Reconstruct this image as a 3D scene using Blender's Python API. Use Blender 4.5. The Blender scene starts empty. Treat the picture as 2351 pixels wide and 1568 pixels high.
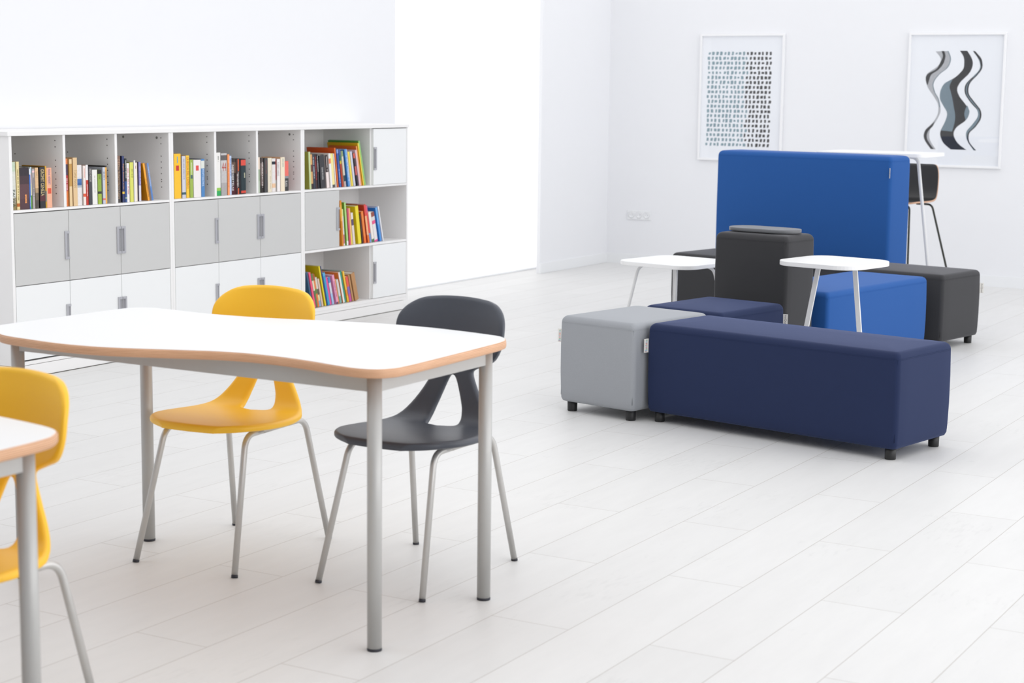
import bpy, bmesh, math, random
from mathutils import Vector, Matrix
random.seed(7)
sc = bpy.context.scene
C = sc.collection
# ------------------------------------------------------------------ camera
F_PX, CAM_H = 3996.0, 1.46
PITCH, YAW, ROLL = math.radians(8.181), math.radians(30.127), math.radians(0.655)
fh = Vector((-math.sin(YAW), math.cos(YAW), 0)); r0 = Vector((math.cos(YAW), math.sin(YAW), 0))
fw = fh*math.cos(PITCH) + Vector((0, 0, -math.sin(PITCH))); u0 = r0.cross(fw)
rt = r0*math.cos(ROLL) + u0*math.sin(ROLL); up = -r0*math.sin(ROLL) + u0*math.cos(ROLL)
cd = bpy.data.cameras.new('camera'); cam = bpy.data.objects.new('camera', cd); C.objects.link(cam)
M = Matrix((rt, up, -fw)).transposed().to_4x4(); M.translation = Vector((0, 0, CAM_H)); cam.matrix_world = M
cd.sensor_width = 36.0; cd.lens = 36.0*F_PX/2351; cd.clip_end = 200
cd.dof.use_dof = True; cd.dof.focus_distance = 7.2; cd.dof.aperture_fstop = 5.0
sc.camera = cam
# ------------------------------------------------------------------ world and light
w = bpy.data.worlds.new('sky'); sc.world = w; w.use_nodes = True
bg = w.node_tree.nodes['Background']; bg.inputs[0].default_value = (0.98, 0.985, 1.0, 1); bg.inputs[1].default_value = 1.32
def area(name, loc, rot, sx, sy, power, col=(1, 1, 1)):
    l = bpy.data.lights.new(name, 'AREA'); l.shape = 'RECTANGLE'; l.size = sx; l.size_y = sy; l.energy = power; l.color = col
    o = bpy.data.objects.new(name, l); C.objects.link(o); o.location = loc; o.rotation_euler = rot
    return o
PI = math.pi
area('daylight_right_windows', (2.9, 6.5, 1.9), (0, PI/2, 0), 2.4, 12.0, 150, (0.97, 0.98, 1.0))
sc.view_settings.view_transform = 'Standard'; sc.view_settings.look = 'None'
sc.view_settings.exposure = 0.0; sc.view_settings.gamma = 1.0; sc.view_settings.use_curve_mapping = False
# ------------------------------------------------------------------ materials
def lin(h):
    h = h.lstrip('#'); v = [int(h[i:i+2], 16)/255 for i in (0, 2, 4)]
    return tuple(c/12.92 if c <= .04045 else ((c+.055)/1.055)**2.4 for c in v) + (1.0,)
def nt(name):
    m = bpy.data.materials.new(name); m.use_nodes = True; t = m.node_tree
    return m, t, t.nodes['Principled BSDF']
def mat(name, col, rough=.5, metal=0., noise=0., nscale=40., bump=0., bscale=300., sheen=0., coat=0.):
    m, t, p = nt(name); N, L = t.nodes, t.links
    c = lin(col) if isinstance(col, str) else tuple(col) + ((1.0,) if len(col) == 3 else ())
    p.inputs['Base Color'].default_value = c; p.inputs['Roughness'].default_value = rough; p.inputs['Metallic'].default_value = metal
    if sheen: p.inputs['Sheen Weight'].default_value = sheen; p.inputs['Sheen Roughness'].default_value = .4; mxc = max(c[:3]); p.inputs['Sheen Tint'].default_value = tuple(.35+.65*v/mxc for v in c[:3])+(1,)
    if coat: p.inputs['Coat Weight'].default_value = coat
    tc = N.new('ShaderNodeTexCoord')
    nz = N.new('ShaderNodeTexNoise'); nz.inputs['Scale'].default_value = nscale; nz.inputs['Detail'].default_value = 4
    L.new(tc.outputs['Object'], nz.inputs['Vector'])
    mx = N.new('ShaderNodeMix'); mx.data_type = 'RGBA'; mx.blend_type = 'MULTIPLY'; mx.inputs[0].default_value = 1.0
    rr = N.new('ShaderNodeMapRange'); rr.inputs['To Min'].default_value = 1-noise; rr.inputs['To Max'].default_value = 1.0
    L.new(nz.outputs['Fac'], rr.inputs['Value']); mx.inputs[6].default_value = c; L.new(rr.outputs[0], mx.inputs[7]); L.new(mx.outputs[2], p.inputs['Base Color'])
    if bump:
        n2 = N.new('ShaderNodeTexNoise'); n2.inputs['Scale'].default_value = bscale; L.new(tc.outputs['Object'], n2.inputs['Vector'])
        b = N.new('ShaderNodeBump'); b.inputs['Strength'].default_value = bump; b.inputs['Distance'].default_value = .002
        L.new(n2.outputs['Fac'], b.inputs['Height']); L.new(b.outputs[0], p.inputs['Normal'])
    return m
def fabric(name, col):
    m = mat(name, col, rough=.85, noise=.10, nscale=220, sheen=.20)
    t = m.node_tree; N, L = t.nodes, t.links; p = N['Principled BSDF']
    tc = N.new('ShaderNodeTexCoord'); hs = []
    for d in ('X', 'Z'):
        wv = N.new('ShaderNodeTexWave'); wv.bands_direction = d; wv.inputs['Scale'].default_value = 240; wv.inputs['Distortion'].default_value = .6
        L.new(tc.outputs['Object'], wv.inputs['Vector']); hs.append(wv)
    ad = N.new('ShaderNodeMath'); ad.operation = 'ADD'; L.new(hs[0].outputs['Fac'], ad.inputs[0]); L.new(hs[1].outputs['Fac'], ad.inputs[1])
    b = N.new('ShaderNodeBump'); b.inputs['Strength'].default_value = .12; b.inputs['Distance'].default_value = .001
    L.new(ad.outputs[0], b.inputs['Height']); L.new(b.outputs[0], p.inputs['Normal'])
    return m
MT = {}
MT['wall'] = mat('white_wall_paint', (.845, .85, .87), .9, noise=.015, nscale=3, bump=.05, bscale=120)
MT['trim'] = mat('white_trim', (.85, .86, .87), .5)
MT['lam'] = mat('white_laminate', (.88, .87, .86), .45, noise=.01)
MT['inner'] = mat('white_carcass_board', (.89, .87, .85), .6, noise=.02)
MT['door_w'] = mat('white_door_front', (.86, .87, .87), .35)
MT['door_g'] = mat('light_grey_door_front', (.60, .60, .59), .4, noise=.01)
MT['handle'] = mat('silver_handle', (.50, .50, .53), .35, .3)
MT['slot'] = mat('grey_handle_recess', (.30, .30, .32), .5)
MT['dark'] = mat('dark_hole', (.06, .05, .045), .8)
MT['cam'] = mat('grey_cam_fitting', (.25, .25, .23), .5, .5)
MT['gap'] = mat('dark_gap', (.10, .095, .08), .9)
MT['steel'] = mat('silver_grey_powder_coat', (.50, .495, .48), .42, .25, noise=.04, nscale=60)
MT['tube'] = mat('brushed_silver_tube', (.60, .59, .57), .36, .55, noise=.05, nscale=90)
MT['ttop'] = mat('white_table_laminate', (.88, .885, .89), .32, noise=.006)
MT['yellow'] = mat('yellow_plastic', (.98, .55, .026), .42, bump=.04, bscale=900)
MT['gplastic'] = mat('anthracite_plastic', (.060, .067, .085), .42, bump=.04, bscale=900)
MT['rubber'] = mat('black_glide', (.02, .02, .03), .5)
MT['navy'] = fabric('navy_fabric', (.005, .016, .068))
MT['blue'] = fabric('cobalt_fabric', (.008, .090, .34))
MT['char'] = fabric('charcoal_fabric', (.033, .033, .036))
MT['grey'] = fabric('light_grey_fabric', (.345, .36, .385))
for k, c in (('navy', (.005, .017, .07)), ('blue', (.008, .085, .33)), ('char', (.034, .034, .037)), ('grey', (.32, .34, .36))):
    MT[k+'_th'] = mat(k+'_thread', c, .9)
MT['foot'] = mat('black_foot', (.012, .012, .013), .45)
MT['tag'] = mat('white_tag', (.80, .78, .74), .8)
MT['ink'] = mat('brown_black_ink', (.07, .05, .04), .8)
MT['tray'] = mat('grey_laminate_board', (.13, .135, .145), .35)
MT['wtable'] = mat('white_side_table', (.88, .88, .88), .35)
MT['wsteel'] = mat('white_powder_coat', (.82, .82, .82), .4)
MT['ply'] = None
MT['shellb'] = mat('black_plywood_face', (.018, .018, .019), .38)
MT['wood'] = mat('plywood_edge_tan', (.72, .43, .28), .5, noise=.2, nscale=50)
MT['black'] = mat('black_steel_rod', (.03, .032, .025), .4)
MT['frame'] = mat('white_picture_frame', (.88, .88, .89), .4)
MT['paper'] = mat('print_paper', (.86, .88, .92), .7)
MT['paint_k'] = mat('black_brush_paint', (.035, .035, .038), .8, noise=.5, nscale=60)
MT['paint_t'] = mat('blue_grey_brush_paint', (.20, .27, .32), .8, noise=.25, nscale=60)
MT['paint_g'] = mat('pale_grey_brush_paint', (.50, .51, .54), .8, noise=.3, nscale=50)
MT['dab_t'] = mat('teal_grey_dab', (.27, .40, .46), .8, noise=.4, nscale=90)
MT['dab_k'] = mat('black_dab', (.06, .06, .062), .8, noise=.6, nscale=90)
MT['socket'] = mat('white_socket_plastic', (.84, .85, .86), .4)
def ply_mat():
    m, t, p = nt('birch_plywood_edge'); N, L = t.nodes, t.links
    tc = N.new('ShaderNodeTexCoord'); sp = N.new('ShaderNodeSeparateXYZ'); L.new(tc.outputs['Object'], sp.inputs[0])
    nz = N.new('ShaderNodeTexNoise'); nz.inputs['Scale'].default_value = 5; nz.inputs['Detail'].default_value = 5; L.new(tc.outputs['Object'], nz.inputs['Vector'])
    ml = N.new('ShaderNodeMath'); ml.operation = 'MULTIPLY_ADD'; L.new(nz.outputs['Fac'], ml.inputs[0]); ml.inputs[1].default_value = .006; L.new(sp.outputs['Z'], ml.inputs[2])
    m2 = N.new('ShaderNodeMath'); m2.operation = 'MULTIPLY'; L.new(ml.outputs[0], m2.inputs[0]); m2.inputs[1].default_value = 1500
    sn = N.new('ShaderNodeMath'); sn.operation = 'SINE'; L.new(m2.outputs[0], sn.inputs[0])
    mr = N.new('ShaderNodeMapRange'); mr.inputs['From Min'].default_value = -1; L.new(sn.outputs[0], mr.inputs['Value'])
    mp = N.new('ShaderNodeMapping'); mp.inputs['Scale'].default_value = (6, 6, 160); L.new(tc.outputs['Object'], mp.inputs[0])
    n3 = N.new('ShaderNodeTexNoise'); n3.inputs['Scale'].default_value = 2; n3.inputs['Detail'].default_value = 6; L.new(mp.outputs[0], n3.inputs['Vector'])
    av = N.new('ShaderNodeMath'); av.operation = 'ADD'; L.new(mr.outputs[0], av.inputs[0]); L.new(n3.outputs['Fac'], av.inputs[1])
    hf = N.new('ShaderNodeMath'); hf.operation = 'MULTIPLY'; L.new(av.outputs[0], hf.inputs[0]); hf.inputs[1].default_value = .5
    cr = N.new('ShaderNodeValToRGB'); cr.color_ramp.elements[0].position = .2; cr.color_ramp.elements[0].color = (.50, .25, .13, 1)
    cr.color_ramp.elements[1].position = .75; cr.color_ramp.elements[1].color = (.82, .50, .31, 1)
    L.new(hf.outputs[0], cr.inputs[0]); L.new(cr.outputs[0], p.inputs['Base Color']); p.inputs['Roughness'].default_value = .5
    return m
MT['ply'] = ply_mat()
def floor_mat():
    m, t, p = nt('white_washed_plank_floor'); N, L = t.nodes, t.links
    PW, PL, X0, Y0 = .2453, 1.2868, -3.1545, 4.7155
    tc = N.new('ShaderNodeTexCoord'); sp = N.new('ShaderNodeSeparateXYZ'); L.new(tc.outputs['Object'], sp.inputs[0])
    a = N.new('ShaderNodeMath'); a.operation = 'ADD'; a.inputs[1].default_value = -X0 + 40*PW; L.new(sp.outputs['X'], a.inputs[0])
    b = N.new('ShaderNodeMath'); b.operation = 'ADD'; b.inputs[1].default_value = -Y0 - PL/2 + 10*PL; L.new(sp.outputs['Y'], b.inputs[0])
    cb = N.new('ShaderNodeCombineXYZ'); L.new(b.outputs[0], cb.inputs[0]); L.new(a.outputs[0], cb.inputs[1])
    br = N.new('ShaderNodeTexBrick'); br.offset = .5; br.offset_frequency = 2; br.inputs['Scale'].default_value = 1.0
    br.inputs['Brick Width'].default_value = PL; br.inputs['Row Height'].default_value = PW; br.inputs['Mortar Size'].default_value = .0016
    br.inputs['Mortar Smooth'].default_value = .6; br.inputs['Bias'].default_value = -.3
    br.inputs['Color1'].default_value = (.745, .74, .73, 1); br.inputs['Color2'].default_value = (.71, .705, .695, 1); br.inputs['Mortar'].default_value = (.46, .43, .40, 1)
    L.new(cb.outputs[0], br.inputs['Vector'])
    mp = N.new('ShaderNodeMapping'); mp.inputs['Scale'].default_value = (9, 1.6, 1); L.new(tc.outputs['Object'], mp.inputs[0])
    n1 = N.new('ShaderNodeTexNoise'); n1.inputs['Scale'].default_value = 1.6; n1.inputs['Detail'].default_value = 8; n1.inputs['Roughness'].default_value = .65; L.new(mp.outputs[0], n1.inputs['Vector'])
    r1 = N.new('ShaderNodeMapRange'); r1.inputs['From Min'].default_value = .3; r1.inputs['From Max'].default_value = .7; r1.inputs['To Min'].default_value = .955; r1.inputs['To Max'].default_value = 1.0; L.new(n1.outputs['Fac'], r1.inputs['Value'])
    mp2 = N.new('ShaderNodeMapping'); mp2.inputs['Scale'].default_value = (60, 14, 1); L.new(tc.outputs['Object'], mp2.inputs[0])
    n2 = N.new('ShaderNodeTexNoise'); n2.inputs['Scale'].default_value = 1.0; n2.inputs['Detail'].default_value = 5; L.new(mp2.outputs[0], n2.inputs['Vector'])
    n4 = N.new('ShaderNodeTexNoise'); n4.inputs['Scale'].default_value = 2.3; L.new(tc.outputs['Object'], n4.inputs['Vector'])
    pr = N.new('ShaderNodeMath'); pr.operation = 'MULTIPLY'; L.new(n2.outputs['Fac'], pr.inputs[0]); L.new(n4.outputs['Fac'], pr.inputs[1])
    r2 = N.new('ShaderNodeMapRange'); r2.inputs['From Min'].default_value = .34; r2.inputs['From Max'].default_value = .44; r2.inputs['To Min'].default_value = 1.0; r2.inputs['To Max'].default_value = .955; L.new(pr.outputs[0], r2.inputs['Value'])
    m1 = N.new('ShaderNodeMath'); m1.operation = 'MULTIPLY'; L.new(r1.outputs[0], m1.inputs[0]); L.new(r2.outputs[0], m1.inputs[1])
    mx = N.new('ShaderNodeMix'); mx.data_type = 'RGBA'; mx.blend_type = 'MULTIPLY'; mx.inputs[0].default_value = 1
    L.new(br.outputs['Color'], mx.inputs[6]); L.new(m1.outputs[0], mx.inputs[7]); L.new(mx.outputs[2], p.inputs['Base Color'])
    p.inputs['Roughness'].default_value = .45; p.inputs['Specular IOR Level'].default_value = .35
    bp = N.new('ShaderNodeBump'); bp.inputs['Strength'].default_value = .25; bp.inputs['Distance'].default_value = .001; bp.invert = True
    L.new(br.outputs['Fac'], bp.inputs['Height']); L.new(bp.outputs[0], p.inputs['Normal'])
    return m
MT['floor'] = floor_mat()
def glass_mat():
    m, t, p = nt('clear_glass'); N, L = t.nodes, t.links
    tr = N.new('ShaderNodeBsdfTransparent'); gl = N.new('ShaderNodeBsdfGlossy'); gl.inputs['Roughness'].default_value = .02
    mx = N.new('ShaderNodeMixShader'); mx.inputs[0].default_value = .035
    L.new(tr.outputs[0], mx.inputs[1]); L.new(gl.outputs[0], mx.inputs[2]); L.new(mx.outputs[0], N['Material Output'].inputs[0])
    return m
MT['glass'] = glass_mat()
# ------------------------------------------------------------------ helpers
def obj(name, bm, mats, parent=None, smooth=False, loc=None, rot=None):
    me = bpy.data.meshes.new(name); bmesh.ops.recalc_face_normals(bm, faces=bm.faces[:]); bm.to_mesh(me); bm.free()
    for m in (mats if isinstance(mats, (list, tuple)) else [mats]): me.materials.append(m)
    if smooth:
        for p in me.polygons: p.use_smooth = True
    o = bpy.data.objects.new(name, me); C.objects.link(o)
    if parent is not None: o.parent = parent
    if loc is not None: o.location = loc
    if rot is not None: o.rotation_euler = rot
    return o
def tag(o, label, cat, group=None, kind=None):
    o['label'] = label; o['category'] = cat
    if group: o['group'] = group
    if kind: o['kind'] = kind
    return o
def thing(name, label, cat, loc=(0, 0, 0), rz=0, group=None):
    o = bpy.data.objects.new(name, None); C.objects.link(o); o.location = loc; o.rotation_euler = (0, 0, rz)
    o.empty_display_size = .1
    return tag(o, label, cat, group)
def struct(o): o['kind'] = 'structure'; return o
def box(bm, a, b, mi=0, bev=0):
    xs, ys, zs = sorted((a[0], b[0])), sorted((a[1], b[1])), sorted((a[2], b[2]))
    r = bmesh.ops.create_cube(bm, size=1.0)
    for v in r['verts']:
        v.co = Vector([(q[0]+q[1])/2 + v.co[i]*(q[1]-q[0]) for i, q in enumerate((xs, ys, zs))])
    fs = set(f for v in r['verts'] for f in v.link_faces)
    for f in fs: f.material_index = mi
    if bev:
        es = list(set(e for v in r['verts'] for e in v.link_edges))
        k = bmesh.ops.bevel(bm, geom=es, offset=bev, segments=2, affect='EDGES', profile=.5)
        for f in k['faces']: f.material_index = mi
def fillet(pts, rads, n=6):
    pts = [Vector(p) for p in pts]; out = [pts[0]]
    for i in range(1, len(pts)-1):
        r = rads[i-1] if isinstance(rads, (list, tuple)) else rads
        a, b, c = pts[i-1], pts[i], pts[i+1]
        if r <= 0: out.append(b); continue
        d1, d2 = (a-b).normalized(), (c-b).normalized()
        L = min(r, (a-b).length*.49, (c-b).length*.49)
        p, q = b+d1*L, b+d2*L
        for k in range(n+1):
            t = k/n; out.append(p*(1-t)**2 + b*2*t*(1-t) + q*t*t)
    out.append(pts[-1]); return out
def tube(bm, pts, r, n=14, caps=True, mi=0, sx=1.0):
    pts = [Vector(p) for p in pts]; rings = []; prev = None
    for i, p in enumerate(pts):
        d = (pts[min(i+1, len(pts)-1)] - pts[max(i-1, 0)]).normalized()
        if prev is None:
            a = d.orthogonal() if abs(d.z) < .9 else d.cross(Vector((0, 1, 0)))
            a.normalize()
        else:
            a = prev - d*prev.dot(d); a.normalize()
        prev = a; b = d.cross(a)
        rr = r[i] if isinstance(r, (list, tuple)) else r
        rings.append([bm.verts.new(p + a*math.cos(2*PI*k/n)*rr*sx + b*math.sin(2*PI*k/n)*rr) for k in range(n)])
    for A, B in zip(rings, rings[1:]):
        for k in range(n):
            f = bm.faces.new((A[k], A[(k+1) % n], B[(k+1) % n], B[k])); f.material_index = mi; f.smooth = True
    if caps:
        for R in (rings[0], rings[-1]): bm.faces.new(R).material_index = mi
def rrect(L, W, rc, inset=0, n=5, cx=0, cy=0):
    l, w_ = L/2-inset, W/2-inset; r = max(min(rc-inset*.0, l, w_), .002); out = []
    for (sx, sy, a0) in ((1, 1, 0), (-1, 1, PI/2), (-1, -1, PI), (1, -1, 1.5*PI)):
        for k in range(n+1):
            a = a0 + PI/2*k/n
            out.append((cx+sx*(l-r)+r*math.cos(a), cy+sy*(w_-r)+r*math.sin(a)))
    return out
def loft(bm, loops, mis=None, caps=(0, 0)):
    R = [[bm.verts.new(p) for p in lp] for lp in loops]; n = len(R[0])
    for i, (A, B) in enumerate(zip(R, R[1:])):
        for k in range(n):
            f = bm.faces.new((A[k], A[(k+1) % n], B[(k+1) % n], B[k])); f.smooth = True
            if mis: f.material_index = mis[i]
    f = bm.faces.new(R[0]); f.material_index = caps[0]
    f = bm.faces.new(R[-1]); f.material_index = caps[1]
    return R
def text_mesh(s, size, extrude=.0002):
    cu = bpy.data.curves.new('t', 'FONT'); cu.body = s; cu.size = size; cu.extrude = extrude; cu.align_x = 'CENTER'; cu.align_y = 'CENTER'; cu.resolution_u = 2
    o = bpy.data.objects.new('t', cu); C.objects.link(o); dg = bpy.context.evaluated_depsgraph_get(); dg.update()
    me = bpy.data.meshes.new_from_object(o.evaluated_get(dg)); bpy.data.objects.remove(o); bpy.data.curves.remove(cu)
    me.name = 'lettering'
    return me
CM = {}
def cmat(col, rough=.5):
    k = (col, rough)
    if k not in CM: CM[k] = mat('colour_'+col.lstrip('#'), col, rough)
    return CM[k]
# ------------------------------------------------------------------ the room
XL, XB, XW = -6.858, -6.4577, -7.075          # left wall plane, bookcase front plane, window plane
YP, YE, YC = 10.16, 12.25, 13.43              # wall end, pillar start, corner
WS = .0198
def yb(x): return 13.57 + WS*x
bm = bmesh.new(); box(bm, (XW-.06, -2.6, -.05), (3.0, 13.75, 0)); struct(obj('floor', bm, MT['floor']))
bm = bmesh.new(); box(bm, (XL-.36, -2.6, 0), (XL, YP, 3.1)); box(bm, (XL-.05, YP-.01, 2.85), (XL, YE+.01, 3.1)); box(bm, (XL-.03, YE, 0), (XL, 13.7, 3.1))
struct(obj('wall_left', bm, MT['wall']))
bm = bmesh.new()
v = [(XL-.3, yb(XL-.3)), (3.2, yb(3.2)), (3.2, yb(3.2)+.2), (XL-.3, yb(XL-.3)+.2)]
loft(bm, [[(x, y, 0) for x, y in v], [(x, y, 3.1) for x, y in v]])
for f in bm.faces: f.smooth = False
struct(obj('wall_back', bm, MT['wall']))
bm = bmesh.new(); box(bm, (XL-.36, -2.8, 0), (3.2, -2.6, 3.1)); struct(obj('wall_front_sky_block', bm, MT['wall']))  # unseen wall behind the camera, added to block sky light from that side
bm = bmesh.new(); box(bm, (XL-.36, -2.8, 3.1), (3.2, 1.6, 3.2)); struct(obj('ceiling_sky_block', bm, MT['wall']))  # unseen partial slab, added to cut sky light on faces towards the camera
bm = bmesh.new(); box(bm, (3.0, -2.8, 0), (3.2, 13.9, .7)); box(bm, (3.0, -2.8, 2.9), (3.2, 13.9, 3.1)); box(bm, (3.0, -2.8, .7), (3.2, -1.5, 2.9)); box(bm, (3.0, 12.8, .7), (3.2, 13.9, 2.9))
struct(obj('wall_right', bm, MT['wall']))
bm = bmesh.new(); box(bm, (XL-.001, YE-.006, 0), (XL+.012, YC, .085), bev=.002); struct(obj('baseboard_left', bm, MT['trim']))
bm = bmesh.new(); box(bm, (XL-.001, -2.6, 0), (XL+.012, YP, .085), bev=.002); struct(obj('baseboard_left_near', bm, MT['trim'])).name = 'baseboard_left.001'
bm = bmesh.new()
v = [(XL+.01, yb(XL)-.012), (3.0, yb(3.0)-.012), (3.0, yb(3.0)), (XL+.01, yb(XL))]
loft(bm, [[(x, y, 0) for x, y in v], [(x, y, .085) for x, y in v]])
for f in bm.faces: f.smooth = False
struct(obj('baseboard_back', bm, MT['trim']))
# tall window in the left wall: white rails just outside the wall thickness, one pane
bm = bmesh.new(); box(bm, (XW-.05, YP-.2, 0), (XW, 13.6, .012), bev=.002); box(bm, (XW-.05, YP-.2, 2.9), (XW, 13.6, 2.98)); box(bm, (XW-.05, YP-.2, 0), (XW, YP-.03, 2.95)); box(bm, (XW-.05, 13.5, 0), (XW, 13.6, 2.95))
wn = struct(obj('window_1', bm, MT['trim']))
bm = bmesh.new(); box(bm, (XW-.03, YP-.05, .012), (XW-.024, 13.5, 2.9)); obj('pane', bm, MT['glass'], wn)
# triple power socket on the back wall
xs = -6.553; t = thing('power_socket', 'white triple power socket low on the back wall near the corner', 'socket', (xs, yb(xs), .423))
t.rotation_euler = (0, 0, math.atan(WS))
bm = bmesh.new(); box(bm, (-.108, -.010, -.04), (.108, 0, .04), bev=.003); obj('socket_frame', bm, MT['socket'], t)
for k in (-1, 0, 1):
    bm = bmesh.new(); n = 24; c = k*.071
    L = []
    for r, y in ((.030, -.0102), (.024, -.0125), (.022, -.0125), (.020, -.0105), (.001, -.0105)):
        L.append([(c+r*math.cos(2*PI*i/n), y, r*math.sin(2*PI*i/n)) for i in range(n)])
    loft(bm, L); s = obj('socket_insert', bm, MT['socket'], t, smooth=True)
    bm = bmesh.new()
    for dx in (-.0095, .0095):
        q = [(c+dx+.003*math.cos(2*PI*i/10), .003*math.sin(2*PI*i/10)) for i in range(10)]
        loft(bm, [[(x, -.0104, z) for x, z in q], [(x, -.0112, z) for x, z in q]])
    obj('pin_hole', bm, MT['slot'], s)
# ------------------------------------------------------------------ framed prints
def picture(name, label, xc, z0, z1, w_):
    t = thing(name, label, 'picture', (xc, yb(xc), 0)); t.rotation_euler = (0, 0, math.atan(WS))
    bm = bmesh.new(); h, fwid, d = w_/2, .017, .028
    for (a, b) in (((-h, z0), (h, z0+fwid)), ((-h, z1-fwid), (h, z1)), ((-h, z0+fwid), (-h+fwid, z1-fwid)), ((h-fwid, z0+fwid), (h, z1-fwid))):
        box(bm, (a[0], -d, a[1]), (b[0], -.001, b[1]), bev=.0015)
    obj('picture_frame', bm, MT['frame'], t)
    bm = bmesh.new(); box(bm, (-h+fwid, -.010, z0+fwid), (h-fwid, -.004, z1-fwid)); pr = obj('print', bm, MT['paper'], t)
    bm = bmesh.new(); box(bm, (-h+fwid, -.020, z0+fwid), (h-fwid, -.018, z1-fwid)); obj('glazing', bm, MT['glass'], t)
    return t, pr
t, pr = picture('framed_print', 'white framed print of rows of small teal and black brush dabs, behind the cobalt backrest', -5.652, .911, 1.946, .736)
bt, bk = bmesh.new(), bmesh.new(); rnd = random.Random(3)
for r in range(20):
    z = 1.788 - r*(1.788-1.043)/19
    for c in range(17):
        x = -.285 + c*(.535/16) + rnd.uniform(-.003, .003) + (-.006 if r % 2 else 0); hw, hh = rnd.uniform(.0075, .0125), rnd.uniform(.0115, .016)
        b_ = bt if c < 10 + (rnd.random() < .2) else bk
        skew = rnd.uniform(-.003, .003)
        if rnd.random() < .12: hh *= .7
        q = [(x-hw, z-hh), (x+hw*rnd.uniform(.5, 1), z-hh*rnd.uniform(.8, 1)), (x+hw+skew, z+hh*.6), (x+hw*.4+skew, z+hh), (x-hw+skew, z+hh*rnd.uniform(.6, 1))]
        loft(b_, [[(a, -.0101, b) for a, b in q], [(a, -.0106, b) for a, b in q]])
obj('teal_brush_marks', bt, MT['dab_t'], pr); obj('black_brush_marks', bk, MT['dab_k'], pr)
t, pr = picture('framed_print', 'white framed print of wavy black and blue grey ribbons, above the black bar stool', -3.885, .912, 1.945, .752)
ART = {
'cl':[(0.022,1.808),(0.052,1.762),(0.059,1.713),(0.051,1.664),(-0.007,1.604),(-0.083,1.56),(-0.114,1.505),(-0.116,1.439),(-0.086,1.384),(-0.055,1.329),(-0.069,1.263),(-0.099,1.196),(-0.1,1.152),(-0.072,1.097),(-0.014,1.051)],
'cr':[(0.077,1.808),(0.112,1.757),(0.126,1.703),(0.102,1.637),(0.039,1.572),(0.014,1.517),(0.033,1.462),(0.068,1.419),(0.11,1.365),(0.117,1.332),(0.092,1.277),(0.022,1.221),(0.003,1.165),(0.039,1.1),(0.108,1.05)],
'tl':[(-0.029,1.588),(-0.083,1.56),(-0.114,1.505),(-0.116,1.439),(-0.086,1.384),(-0.055,1.329),(-0.069,1.263),(-0.097,1.196)],
'tr':[(-0.026,1.586),(-0.046,1.538),(-0.035,1.494),(-0.019,1.44),(-0.005,1.374),(0.009,1.308),(0.003,1.242),(-0.01,1.189)],
't2l':[(0.097,1.392),(0.082,1.353),(0.079,1.321),(0.091,1.282)],
't2r':[(0.1,1.389),(0.111,1.363),(0.117,1.332),(0.094,1.279)],
'll':[(-0.167,1.803),(-0.123,1.746),(-0.145,1.691),(-0.221,1.636),(-0.236,1.592),(-0.216,1.526),(-0.168,1.46),(-0.129,1.394),(-0.13,1.317),(-0.169,1.25),(-0.223,1.194),(-0.226,1.127),(-0.171,1.05)],
'lr':[(-0.067,1.806),(-0.045,1.746),(-0.066,1.68),(-0.131,1.625),(-0.172,1.559),(-0.158,1.493),(-0.126,1.438),(-0.11,1.373),(-0.111,1.328),(-0.142,1.262),(-0.182,1.206),(-0.184,1.128),(-0.132,1.048)],
'ldl':[(-0.122,1.806),(-0.109,1.768),(-0.124,1.724),(-0.155,1.669),(-0.221,1.63),(-0.235,1.592),(-0.223,1.548)],
'ldr':[(-0.1,1.806),(-0.089,1.768),(-0.101,1.713),(-0.138,1.664),(-0.192,1.625),(-0.207,1.586),(-0.217,1.546)],
'ld2l':[(-0.153,1.261),(-0.175,1.239),(-0.223,1.188),(-0.226,1.127),(-0.171,1.05)],
'ld2r':[(-0.151,1.259),(-0.163,1.228),(-0.2,1.183),(-0.203,1.127),(-0.147,1.049)],
'rl':[(0.121,1.806),(0.172,1.735),(0.18,1.67),(0.125,1.605),(0.078,1.55),(0.076,1.485),(0.118,1.42),(0.17,1.366),(0.184,1.311),(0.143,1.245),(0.101,1.189),(0.11,1.124),(0.164,1.048)],
'rr':[(0.137,1.806),(0.19,1.746),(0.2,1.681),(0.168,1.627),(0.111,1.561),(0.104,1.485),(0.151,1.42),(0.203,1.355),(0.207,1.29),(0.166,1.224),(0.124,1.179),(0.127,1.113),(0.183,1.048)],
'rdl':[(0.121,1.806),(0.173,1.741),(0.187,1.692)],
'rdr':[(0.137,1.806),(0.19,1.746),(0.198,1.692)],
}
def ribbon(a, b, m, dep, name):
    A, B = ART[a], ART[b]; n = 40
    def samp(P):
        out = []
        for k in range(n+1):
            s = k/n*(len(P)-1); i = min(int(s), len(P)-2); f = s-i
            p0, p1, p2, p3 = P[max(i-1, 0)], P[i], P[i+1], P[min(i+2, len(P)-1)]
            out.append([.5*((2*p1[j])+(-p0[j]+p2[j])*f+(2*p0[j]-5*p1[j]+4*p2[j]-p3[j])*f*f+(-p0[j]+3*p1[j]-3*p2[j]+p3[j])*f**3) for j in (0, 1)])
        return out
    A, B = samp(A), samp(B); bm = bmesh.new()
    va = [bm.verts.new((p[0], dep, p[1])) for p in A]; vb = [bm.verts.new((p[0], dep, p[1])) for p in B]
    for i in range(n): bm.faces.new((va[i], va[i+1], vb[i+1], vb[i]))
    obj(name, bm, m, pr)
ribbon('cl', 'cr', MT['paint_k'], -.0103, 'black_ribbon'); ribbon('tl', 'tr', MT['paint_t'], -.0106, 'blue_grey_ribbon'); ribbon('t2l', 't2r', MT['paint_t'], -.0106, 'blue_grey_ribbon')
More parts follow.
